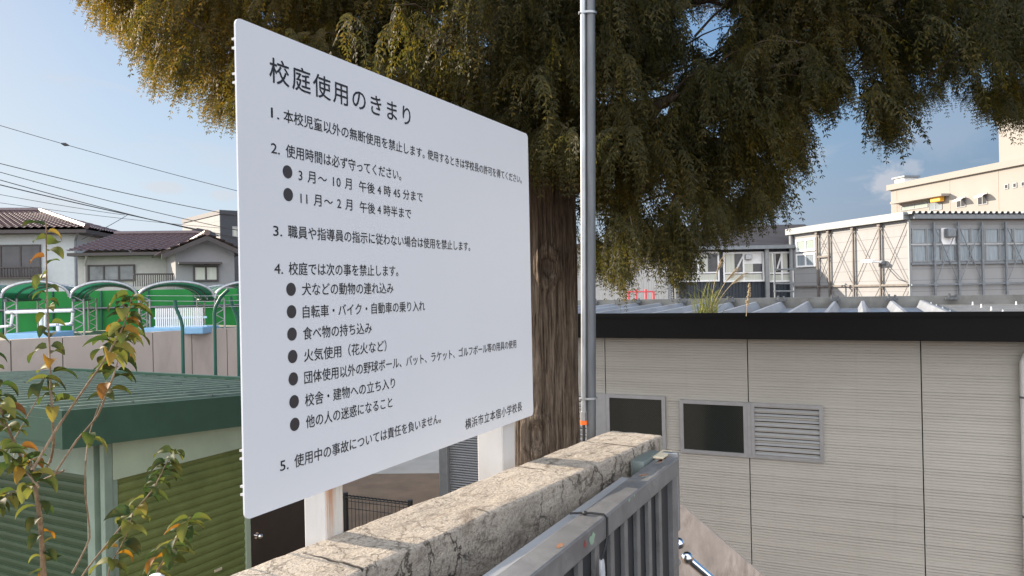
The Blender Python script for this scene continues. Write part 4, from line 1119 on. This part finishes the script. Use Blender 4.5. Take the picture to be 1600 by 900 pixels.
# house 1 (far left)
Y1 = 31
e0 = at(118, 362, Y1); fr = Fr((e0.x, e0.y, GZ), R(8)); T_ = thing('tiled_house', 'pale blue two storey house with hipped tile roof at the left edge', 'house', fr)
ze = at(80, 359, Y1).z-GZ; zr = fr.on(62, 330, 1, 3.3).z; xr = fr.on(62, 330, 1, 3.3).x
MB().box((-11, 0, 0), (0, 6.6, ze-.05)).build('wall', 'h1wall', T_)
ov = .75
rf = MB(); tile_roof(rf, (-11.5, -ov, ze), (ov, -ov, ze), (xr, 3.3, zr), (-11.5, 3.3, zr)); tile_roof(rf, (ov, -ov, ze), (ov, 7.3, ze), (xr+.01, 3.35, zr), (xr, 3.3, zr)); tile_roof(rf, (ov, 7.3, ze), (-11.5, 7.3, ze), (-11.5, 3.3, zr), (xr, 3.3, zr))
rf = rf.build('roof', 'tile', T_)
MB().tube([(-11.5, 3.3, zr+.05), (xr, 3.3, zr+.05), (ov, -ov, ze+.06)], .12, 8).build('ridge_tiles', 'tile', rf, True)
MB().box((-11.4, -ov+.05, ze-.20), (ov-.05, 7.2, ze-.06)).build('eaves', 'eaves', T_)
def win(par, fr_, u0_, v0_, u1_, v1_, m, axis=1, val=-.02, fm='alu', fwid=.06, nmul=1, dep=.05):
    """window by its pixel corners on a local wall plane (axis 1: y=val, axis 0: x=val)"""
    p, q = fr_.on(u0_, v1_, axis, val), fr_.on(u1_, v0_, axis, val); o_ = 1-axis
    lo, hi = sorted((p[o_], q[o_])); zl, zh = sorted((p.z, q.z))
    def B(b_, a0, z0_, a1, z1_, d0, d1):
        if axis == 1: b_.box((a0, val-d0, z0_), (a1, val-d1, z1_))
        else: b_.box((val-d0, a0, z0_), (val-d1, a1, z1_))
    b_ = MB(); B(b_, lo, zl, hi, zl+fwid, dep, 0); B(b_, lo, zh-fwid, hi, zh, dep, 0)
    for k in range(nmul+2):
        c0 = lo+(hi-lo-fwid)*k/(nmul+1); B(b_, c0, zl+fwid, c0+fwid, zh-fwid, dep-.004, 0)
    f_ = b_.build('window', fm, par)
    g_ = MB(); B(g_, lo+.01, zl+.01, hi-.01, zh-.01, dep*.4, .001); g_.build('pane', m, f_)
    return f_
win(T_, fr, -30, 382, 64, 434, 'windark', nmul=2, fm='eaves')
b_ = MB(); p, q = fr.on(-30, 434, 1, -.4), fr.on(64, 418, 1, -.4)
for i in range(22): xx = p.x+(q.x-p.x)*i/21; b_.box((xx-.015, -.40, p.z), (xx+.015, -.37, q.z))
b_.box((p.x, -.42, q.z), (q.x, -.36, q.z+.05)); b_.box((p.x, -.42, p.z-.05), (q.x, -.02, p.z)); b_.build('balcony_rail', 'eaves', T_)
MB().tube([(.02, -.08, 0), (.02, -.08, ze-.5), (.3, -.5, ze-.15)], .05, 8).build('downpipe', 'bluesteel', T_)
# house 2: wing with parallel ridge
Y2 = 27
e0 = at(121, 394, Y2); fr = Fr((e0.x, e0.y, GZ), R(6)); T_ = thing('tiled_house', 'grey house wing with brown purple tile roof and wide dark window', 'house', fr)
ze = at(180, 392, Y2-.5).z-GZ; xw = fr.on(238, 420, 1, 0).x; zr = fr.on(190, 367, 1, 2.6).z
MB().box((0, 0, 0), (xw+1, 5.2, ze-.05)).build('wall', 'h2wall', T_)
rf = MB(); tile_roof(rf, (-.15, -.6, ze), (xw+1.2, -.6, ze), (xw+1.2, 2.6, zr), (.25, 2.6, zr)); tile_roof(rf, (xw+1.2, 5.8, ze), (-.15, 5.8, ze), (.25, 2.6, zr), (xw+1.2, 2.6, zr)); rf = rf.build('roof', 'tile', T_)
MB().tube([(.25, 2.6, zr+.05), (xw+1.2, 2.6, zr+.05)], .10, 8).build('ridge_tiles', 'tile', rf, True)
MB().add([(.1, -.02, ze-.05), (.1, 5.2, ze-.05), (.25, 2.6, zr-.05)], [(0, 1, 2)]).build('gable', 'h2wall', T_)
MB().box((-.1, -.58, ze-.16), (xw+1, -.02, ze-.05)).build('eaves', 'eaves', T_)
win(T_, fr, 138, 413, 211, 440, 'winmid', nmul=2, fm='eaves')
MB().tube([(.3, -.1, 0), (.3, -.1, ze-.5), (.55, -.5, ze-.1)], .045, 8).build('downpipe', 'h2wall', T_)
# house 2 gabled block
Y3 = 24.5
e0 = at(274, 400, Y3); fr = Fr((e0.x, e0.y, GZ), R(30)); T_ = thing('gabled_house', 'grey gabled house with tiled roof and pale curtained window near the notice board', 'house', fr)
gx1 = fr.on(366, 400, 1, 0).x; ap = fr.on(323, 366, 1, -.4); zev = fr.on(272, 391, 1, -.4).z; DLn = 3.6
xm = ap.x; zr = ap.z; k_ = (zr-zev)/(xm-(-.25)); zr_R = zr-k_*(gx1+.45-xm)
MB().prism([(0, 0), (gx1, 0), (gx1, zr-k_*(gx1-xm)-.12), (xm, zr-.12), (0, zr-k_*xm-.12)], 1, 0, DLn).build('wall', 'h2gable', T_)
rf = MB(); tile_roof(rf, (-.45, DLn+.3, zr-k_*(xm+.45)), (-.45, -.45, zr-k_*(xm+.45)), (xm, -.45, zr), (xm, DLn+.3, zr)); tile_roof(rf, (gx1+.45, -.45, zr_R), (gx1+.45, DLn+.3, zr_R), (xm, DLn+.3, zr), (xm, -.45, zr)); rf = rf.build('roof', 'tile2', T_)
MB().tube([(xm, -.5, zr+.05), (xm, DLn+.3, zr+.05)], .10, 8).build('ridge_tiles', 'tile2', rf, True)
b_ = MB()
for sg, xe, ze_ in ((-1, -.45, zr-k_*(xm+.45)), (1, gx1+.45, zr_R)):
    b_.hexa([(xe, -.44, ze_-.20), (xm, -.44, zr-.20), (xm, -.38, zr-.20), (xe, -.38, ze_-.20), (xe, -.44, ze_-.04), (xm, -.44, zr-.04), (xm, -.38, zr-.04), (xe, -.38, ze_-.04)])
b_.build('bargeboard', 'eaves', T_)
win(T_, fr, 302, 415, 341, 440, 'winlight', nmul=1, fm='eaves')
a_ = fr.on(278, 413, 1, -.05); b2 = fr.on(345, 411, 1, -.05); MB().box((a_.x, -.35, a_.z), (b2.x, -.02, a_.z+.07)).build('window_hood', 'eaves', T_)
b_ = MB(); p, q = fr.on(211, 447, 1, -.3), fr.on(277, 428, 1, -.3)
for i in range(20): xx = p.x+(q.x-p.x)*i/19; b_.box((xx-.015, .6, p.z), (xx+.015, .63, q.z))
b_.box((p.x, .58, q.z), (q.x, .65, q.z+.05)); b_.build('balcony_rail', 'eaves', T_)
# dark modern house
Y4 = 44
e0 = at(345, 400, Y4); fr = Fr((e0.x, e0.y, GZ), R(42)); T_ = thing('modern_house', 'dark flat topped modern house with one pale tiled side behind the gabled house', 'house', fr)
zt_ = at(345, 329.5, Y4).z-GZ; yl = fr.on(286, 380, 0, 0).y
MB().box((.02, .02, 0), (6, yl, zt_)).build('wall', 'h3dark', T_)
MB().box((-.02, .02, 0), (.018, yl-.02, zt_-.25)).build('tiled_side', 'h3tile', T_)
MB().box((-.05, -.05, zt_-.2), (6.05, -.001, zt_+.06)).box((-.05, -.0005, zt_-.2), (-.021, yl+.02, zt_+.06)).build('parapet', 'h3dark', T_)
win(T_, fr, 363, 354, 371, 370, 'winlight', val=.02, fm='alu', nmul=0)
c0 = fr.on(286, 358, 0, -.3); c1 = fr.on(318, 352, 0, -.3)
Y5 = 33
pa, pb = at(291, 362, Y5), at(320, 353, Y5); fr5 = Fr((pa.x, pa.y, GZ), 0); o5 = thing('small_tower', 'small roofed stair tower rising between gabled house and dark modern house', 'building', fr5)
wd_ = pb.x-pa.x; MB().box((0.1, 0, 0), (wd_-.1, 1, pa.z-GZ-.12)).build('wall', 'h2wall', o5); MB().prism([(-.1, pa.z-GZ-.12), (wd_*.7, pa.z-GZ+.14), (wd_+.2, pa.z-GZ-.16), (wd_*.7, pa.z-GZ+.02)], 1, -.2, 1.2).build('roof', 'eaves', o5)

# ------------------------------------------------------------------ power cables
def cable(ua, va, da, ub, vb, db, r, lab, sag=.12, node=None):
    pa, pb = at(ua, va, da), at(ub, vb, db); fr = Fr(pa, 0)
    pts = [fr.L(pa.lerp(pb, i/24))-Vector((0, 0, sag*4*(i/24)*(1-i/24))) for i in range(25)]
    b_ = MB().tube(pts, r, 6)
    if node: q = pts[0].lerp(pts[-1], node)-Vector((0, 0, sag*4*node*(1-node))); dv = (pts[-1]-pts[0]).normalized(); b_.tube([q-dv*.12, q, q+dv*.12], [.02, .06, .02], 8)
    o_ = b_.build('power_cable', 'wire', None, True); o_.location = pa; tag(o_, lab, 'cable', 'overhead cables at upper left')
cable(-60, 178, 24, 480, 325, 27, .010, 'topmost thin overhead cable, with a small dark splice', .1, .275)
cable(-60, 240, 24, 420, 346, 28, .013, 'second overhead cable from the top, reaching the dark house', .12)
cable(-60, 252, 24, 420, 370, 28, .012, 'third overhead cable from the top', .12)
cable(-60, 264, 24, 420, 384, 28, .014, 'fourth overhead cable from the top', .12)
cable(-60, 274, 24, 470, 390, 28, .018, 'thick fifth overhead cable where a branch line joins', .1)
cable(-60, 292, 25, 195, 336, 27, .009, 'faint sixth overhead cable joining the thick one', .05)
cable(-60, 308, 25, 420, 362, 29, .008, 'lowest faint overhead cable just above the tiled roof', .12)
cable(199, 336, 27, 128, 374, 24.3, .010, 'short service line dropping from the cable junction towards the tiled house', .03)

# ------------------------------------------------------------------ middle distance: dark building, grey building
Ym = 46
e0 = at(1050, 470, Ym); fr = Fr((e0.x, e0.y, GZ), 0); T_ = thing('dark_building', 'dark blue corrugated building with slate roof and white framed windows', 'building', fr)
xr_ = fr.on(1250, 420, 1, 0).x; ze = fr.on(1150, 385, 1, -.4).z; zr = fr.on(1150, 352.5, 1, 4.2).z
b_ = MB(); prof = []; x_ = 0
while x_ < xr_+2: prof += [(x_, 0), (x_+.16, 0), (x_+.2, .05), (x_+.36, .05)]; x_ += .4
b_.grid([[(q[0], -q[1], z_) for q in prof] for z_ in (0, ze)]); b_.box((0, .02, 0), (xr_+2, 8, ze)); b_.build('wall', 'navy', T_)
rf = MB(); 
rows = []
for j in range(17):
    for e in (0, .999):
        t_ = min(1, (j+e)/17); rows.append([(x_, -.6+4.8*t_, ze+(zr-ze)*t_+(.03 if e == 0 else 0)) for x_ in (-.6, xr_+2)])
rf.grid(rows); rf.add([(-.6, 9, ze), (xr_+2, 9, ze), (xr_+2, 4.2, zr), (-.6, 4.2, zr)], [(0, 1, 2, 3)]); rf.add([(-.3, -.5, ze), (-.3, 8.8, ze), (-.3, 4.2, zr-.02)], [(0, 1, 2)]); rf.build('roof', 'slate', T_)
MB().box((-.6, -.75, ze-.2), (xr_+2, -.61, ze+.02)).build('gutter', 'bluesteel', T_)
M['redpanel'] = mat('dark_red_board', (.22, .03, .03), .6)
for (ua, ub) in ((1058, 1123), (1130, 1193), (1200, 1242)):
    w_ = win(T_, fr, ua, 393, ub, 441, 'windark', val=-.06, fm='white', fwid=.11, nmul=1, dep=.09)
    b_ = MB()
    p, q = fr.on(ua+3, 428, 1, -.12), fr.on(ub-3, 394, 1, -.12); wdt = q.x-p.x
    b_.box((p.x, -.13, p.z), (q.x, -.155, p.z+.09)); b_.build('transom', 'white', w_)
    b_ = MB(); b_.box((p.x+wdt*.02, -.11, p.z+.1), (p.x+wdt*.26, -.095, q.z-.05)); b_.box((p.x+wdt*.54, -.11, p.z+.1), (p.x+wdt*.76, -.095, q.z-.05)); b_.box((p.x+.02, -.11, p.z-.5), (q.x-.02, -.095, p.z-.05)); b_.build('curtain', 'winlight', w_)
    b_ = MB(); b_.tube([(p.x+wdt*.30, -.1, p.z+.2), (p.x+wdt*.5, -.1, q.z-.2)], .05, 5); b_.build('inner_brace', 'white', w_)
p = fr.on(1170, 402, 1, -.2); MB().bbox((p.x-.25, -.4, p.z-.15), (p.x+.15, -.16, p.z+.18), .03).build('vent_hood', 'galv', T_)
p0_, p1_ = fr.on(1163, 440, 1, -.13), fr.on(1190, 393, 1, -.13); MB().box((p0_.x, -.125, p1_.z-.75), (p1_.x, -.115, p1_.z-.03)).build('white_panel', 'white', T_)
for u in (1057, 1199, 1238):
    p = fr.on(u, 420, 1, -.5); MB().bbox((p.x-.12, -.55, 0), (p.x+.12, -.33, ze-.1), .02).build('column', 'roofgrey', T_)
# small stair rail by the dark building
fr6 = Fr((at(1209, 465, 42).x, 42, GZ), 0); T6 = thing('pipe_railing', 'grey pipe railing between the dark building and the braced prefab block', 'railing', fr6)
b_ = MB()
for v in (421, 443, 455): b_.tube([fr6.L(at(1209, v, 42)), fr6.L(at(1241, v, 42))], .05, 6)
for u in (1210, 1240): p = fr6.L(at(u, 421, 42)); b_.tube([(p.x, p.y, 0), p], .05, 6)
b_.tube([fr6.L(at(1210, 421, 42)), fr6.L(at(1208, 396, 42))], .07, 6)
b_.build('rail_frame', 'bluesteel', T6)
# grey ribbed building
Yg = 38
e0 = at(925, 470, Yg); fr = Fr((e0.x, e0.y, GZ), R(4)); T_ = thing('ribbed_shed', 'light grey ribbed metal building half hidden by drooping branches', 'building', fr)
xr_ = fr.on(1044, 430, 1, 0).x; ze = fr.on(1000, 386, 1, 0).z
prof = []; x_ = -3.
while x_ < xr_: prof += [(x_, 0), (x_+.14, 0), (x_+.17, .035), (x_+.23, .035), (x_+.26, 0)]; x_ += .26
b_ = MB(); b_.grid([[(q[0], -q[1], z_) for q in prof] for z_ in (0, ze)]); b_.box((-3, .02, 0), (xr_, 6, ze)); b_.build('wall', 'greyrib', T_)
MB().bbox((xr_-.02, -.06, 0), (xr_+.12, .1, ze), .02).build('corner_trim', 'roofgrey', T_)
MB().box((-3.2, -.3, ze+.002), (xr_+.3, 6.2, ze+.2)).build('roof', 'slate', T_)
# red bar frame
Yr = 20; fr = Fr((at(1000, 468, Yr).x, Yr, GZ), 0); T_ = thing('red_bars', 'faded red playground bar frame in front of the grey ribbed building', 'play bars', fr)
for u in (982, 994, 1009, 1021): p = fr.L(at(u, 452 if u in (994, 1009) else 455, Yr)); MB().tube([(p.x, 0, 0), (p.x, 0, p.z)], .035, 8).build('upright', 'pink', T_, True)
pa, pb = fr.L(at(980, 456, Yr)), fr.L(at(1021, 455.5, Yr)); MB().tube([pa, pb], .022, 8).build('bar', 'pink', T_, True)

# ------------------------------------------------------------------ prefab block with external braces
c0 = at(1421, 400, 36); fr = Fr((c0.x, c0.y, GZ), R(12)); T_ = thing('prefab_block', 'cream prefabricated two storey block with external steel bracing', 'building', fr)
zt = at(1421, 335, 36).z-GZ
yb = fr.on(1240, 400, 0, 0).y; PL = 14
MB().box((0, 0, 0), (PL, yb, zt-.25)).build('wall', 'prefab', T_)
MB().box((-.35, -.05, zt-.25), (-.02, yb+.3, zt+.12)).build('verge_fascia', 'roofgrey', T_)
prof = []; x_ = -.3
while x_ < PL+.3: prof += [(x_, 0), (x_+.1, .0), (x_+.16, .14), (x_+.28, .14), (x_+.34, 0)]; x_ += .34
b_ = MB(); b_.grid([[(q[0], yy, zt-.02+q[1]) for q in prof] for yy in (-.45, yb+.3)]); b_.build('roof', 'roofgrey', T_)
MB().box((-.01, -.38, zt-.24), (PL+.2, -.06, zt-.03)).build('eaves', 'bluesteel', T_)
MB().tube([(-.12, yb+.05, 0), (-.12, yb+.05, zt-.2)], .13, 8).build('downpipe', 'roofgrey', T_)
MB().box((-.08, -.08, 0), (.06, -.002, zt-.26)).build('corner_trim', 'roofgrey', T_)
def P0(u, v): return fr.on(u, v, 0, -.12)
def P1(u, v): return fr.on(u, v, 1, -.16)
cols = [P0(u, 400).y for u in (1277, 1295, 1333, 1375, 1420)]
cols[-1] = -.0
zr1_, zr2_, zlow = P0(1375, 446).z, P0(1375, 352).z, 0.0
for y_ in cols[:-1]:
    MB().bbox((-.16, y_-.045, 0), (-.06, y_+.045, zt-.25), .01).bbox((-.2, y_-.11, zt-.42), (-.05, y_+.11, zt-.26), .01).build('brace_post', 'rustbrace', T_)
b_ = MB()
b_.box((-.14, 0, zr1_-.05), (-.05, yb, zr1_+.05)); b_.build('brace_rail', 'rustbrace', T_)
zt2 = zt-.4
for i in range(1, 4):
    ya, yb2 = cols[i], cols[i+1]
    b_ = MB(); b_.tube([(-.11, ya, zr1_), (-.11, yb2, zt2)], .018, 5); b_.tube([(-.13, ya, zt2), (-.13, yb2, zr1_)], .018, 5); b_.tube([(-.11, ya, zr1_), (-.11, (ya+yb2)/2, zr1_-1.4)], .018, 5); b_.tube([(-.11, yb2, zr1_), (-.11, (ya+yb2)/2, zr1_-1.4)], .018, 5); b_.build('brace_rods', 'rustbrace', T_)
ya, yb2 = cols[0], cols[1]; zm = P0(1286, 401).z
b_ = MB(); b_.tube([(-.11, ya, zm), (-.11, yb2, zt2)], .018, 5); b_.tube([(-.13, ya, zt2), (-.13, yb2, zm)], .018, 5); b_.tube([(-.11, ya, zm), (-.11, yb2, zr1_)], .018, 5); b_.tube([(-.13, ya, zr1_), (-.13, yb2, zm)], .018, 5); b_.box((-.16, yb2, zm-.05), (-.06, ya, zm+.05)); b_.build('brace_rods', 'rustbrace', T_)
win(T_, fr, 1245.5, 371, 1275, 394, 'curtain', axis=0, val=-.02, fm='white', fwid=.12, nmul=1, dep=.08)
win(T_, fr, 1245.5, 394.5, 1275, 418, 'curtain2', axis=0, val=-.02, fm='white', fwid=.10, nmul=1, dep=.08)
# long side
for u in (1460, 1498, 1535, 1572, 1612, 1655):
    x_ = P1(u, 400).x; MB().bbox((x_-.05, -.22, 0), (x_+.05, -.12, zt-.4), .01).bbox((x_-.09, -.24, zr1_-.1), (x_+.09, -.1, zr1_+.1), .01).build('brace_post', 'bluesteel', T_)
MB().box((-.05, -.2, zr1_-.04), (PL, -.12, zr1_+.04)).build('brace_rail', 'bluesteel', T_)
b_ = MB(); xx_ = [P1(u, 400).x for u in (1460, 1498, 1535, 1572, 1612, 1655)]
for i in range(0, 5, 1):
    if i % 2 == 1 or i == 0:
        b_.tube([(xx_[i], -.17, zt-.5), (xx_[i+1], -.17, zr1_)], .022, 5); b_.tube([(xx_[i+1], -.19, zt-.5), (xx_[i], -.19, zr1_)], .022, 5)
b_.build('brace_rods', 'bluesteel', T_)
zs1 = P1(1450, 409).z; zs2 = P1(1450, 356).z; zsm = (zs1+zs2)/2+.05
def bw(xa, xb, za, zb):
    b_ = MB(); b_.box((xa, -.08, za), (xb, -.002, za+.06)); b_.box((xa, -.08, zb-.06), (xb, -.002, zb)); b_.box((xa, -.075, za+.06), (xa+.06, -.002, zb-.06)); b_.box((xb-.06, -.075, za+.06), (xb, -.002, zb-.06))
    w_ = b_.build('window', 'roofgrey', T_); MB().box((xa+.02, -.03, za+.02), (xb-.02, -.0015, zb-.02)).build('pane', 'curtain2', w_)
x_ = .1; k = 0
while x_ < PL-.9:
    if k == 2:
        bw(x_, x_+.83, zs1, zsm-.03); MB().box((x_, -.03, zsm), (x_+.83, -.002, zs2)).build('vent_panel', 'white', T_)
        MB().bbox((x_+.15, -.35, zsm+.3), (x_+.62, -.03, zsm+.75), .06).build('vent_hood', 'bluesteel', T_)
    else: bw(x_, x_+.83, zs1, zsm-.03); bw(x_, x_+.83, zsm+.0, zs2)
    x_ += .85; k += 1
MB().box((.05, -.06, zsm-.045), (PL, -.003, zsm+.0)).build('transom', 'white', T_)
MB().box((.02, -.14, zs1-.14), (PL, -.003, zs1-.02)).build('sill', 'bluesteel', T_)
# CCTV camera on the gable wall
pc_ = fr.M @ fr.on(1378, 410, 0, -.2)
fc = Fr(pc_, R(12)); Tc = thing('security_camera', 'small pale security camera bracketed to the braced cream wall', 'camera', fc)
MB().bbox((-.05, -.1, -.1), (.14, .1, .1), .02).build('bracket_box', 'bluesteel', Tc); MB().tube([(-.05, 0, 0), (-.35, .15, .05)], .05, 8).build('arm', 'white', Tc); MB().bbox((-.5, .1, .0), (-.3, .95, .17), .03).build('camera_body', 'white', Tc)
MB().tube([fc.L(fr.M @ Vector((-.14, fr.on(1385, 416, 0, -.14).y, fr.on(1385, 416, 0, -.14).z))), fc.L(fr.M @ Vector((-.14, .6, zr1_+.3))), fc.L(fr.M @ Vector((-.14, .1, zr1_+.15)))], .02, 5).build('cable', 'wire', Tc)

# ------------------------------------------------------------------ school building
c0 = at(1394, 400, 86); fr = Fr((c0.x, c0.y, GZ), R(11.5)); T_ = thing('school_building', 'tall cream school building with sunlit flat facade at upper right', 'building', fr)
zt = at(1394, 291, 86).z-GZ
MB().box((0, -60, 0), (14, 0, zt-.5)).build('wall', 'school', T_)
MB().box((-.35, -60.2, zt-.499), (14.3, .3, zt+.15)).build('parapet', 'school', T_)
yP = fr.on(1557, 240, 0, 0).y
MB().box((.3, -60, zt+.151), (10, yP, zt+4.0)).box((.15, -60.1, zt+4.001), (10.2, yP+.15, zt+4.25)).build('penthouse', 'school', T_)
M['jointdark'] = mat('facade_joint', (.36, .31, .26), .9)
b_ = MB()
for u in (1401, 1484, 1560): y_ = fr.on(u, 320, 0, 0).y; b_.box((-.02, y_-.06, 0), (-.001, y_+.06, zt-.5))
b_.build('facade_joints', 'jointdark', T_)
p, q = fr.on(1400, 314, 0, -.3), fr.on(1481, 304, 0, -.3); zc = q.z
MB().box((-1.1, q.y, zc-.12), (-.002, p.y, zc+.12)).build('canopy_slab', 'school', T_)
def sw(u0_, v0_, u1_, v1_, m='curtain2', n=1, fm='bluesteel'): return win(T_, fr, u0_, v0_, u1_, v1_, m, 0, -.01, fm, .08, n, .06)
sw(1408, 316, 1450, 330, 'curtain', 1); sw(1452, 311, 1472, 330, 'curtain2', 1)
for (ua, va, ub, vb) in ((1495, 307, 1509, 325), (1528, 301, 1543, 321)):
    w_ = sw(ua, va, ub, vb, 'windark', 1)
    a_, b2 = fr.on(ua+1, va+9, 0, -.3), fr.on(ub-1, va+1.5, 0, -.3)
    rows = [[(-.05-.9*math.sin(t_*1.4), yy, b2.z+(a_.z-b2.z)*(1-math.cos(t_*1.5))) for yy in (a_.y, b2.y)] for t_ in (0, .2, .4, .6, .8, 1)]
    MB().grid(rows).build('awning_blind', 'white', w_)
a_ = fr.on(1460, 309, 0, -.4); MB().bbox((-.7, a_.y-1.1, a_.z-.5), (-.12, a_.y+.3, a_.z+.3), .08).build('lamp_housing', 'amber', T_)
for (ua, va) in ((1570, 287), (1583, 285), (1596, 283), (1609, 281)): sw(ua, va, ua+6, va+9, 'windark', 0)
sw(1566, 325, 1640, 340, 'curtain2', 4)
a_ = fr.on(1401, 284, 0, .5); MB().box((.5, a_.y-1.2, zt+.151), (2.2, a_.y+.3, zt+.8)).build('roof_vent', 'white', T_); MB().box((.3, a_.y-1.5, zt+.802), (2.4, a_.y+.6, zt+1.0)).build('vent_cap', 'bluesteel', T_)
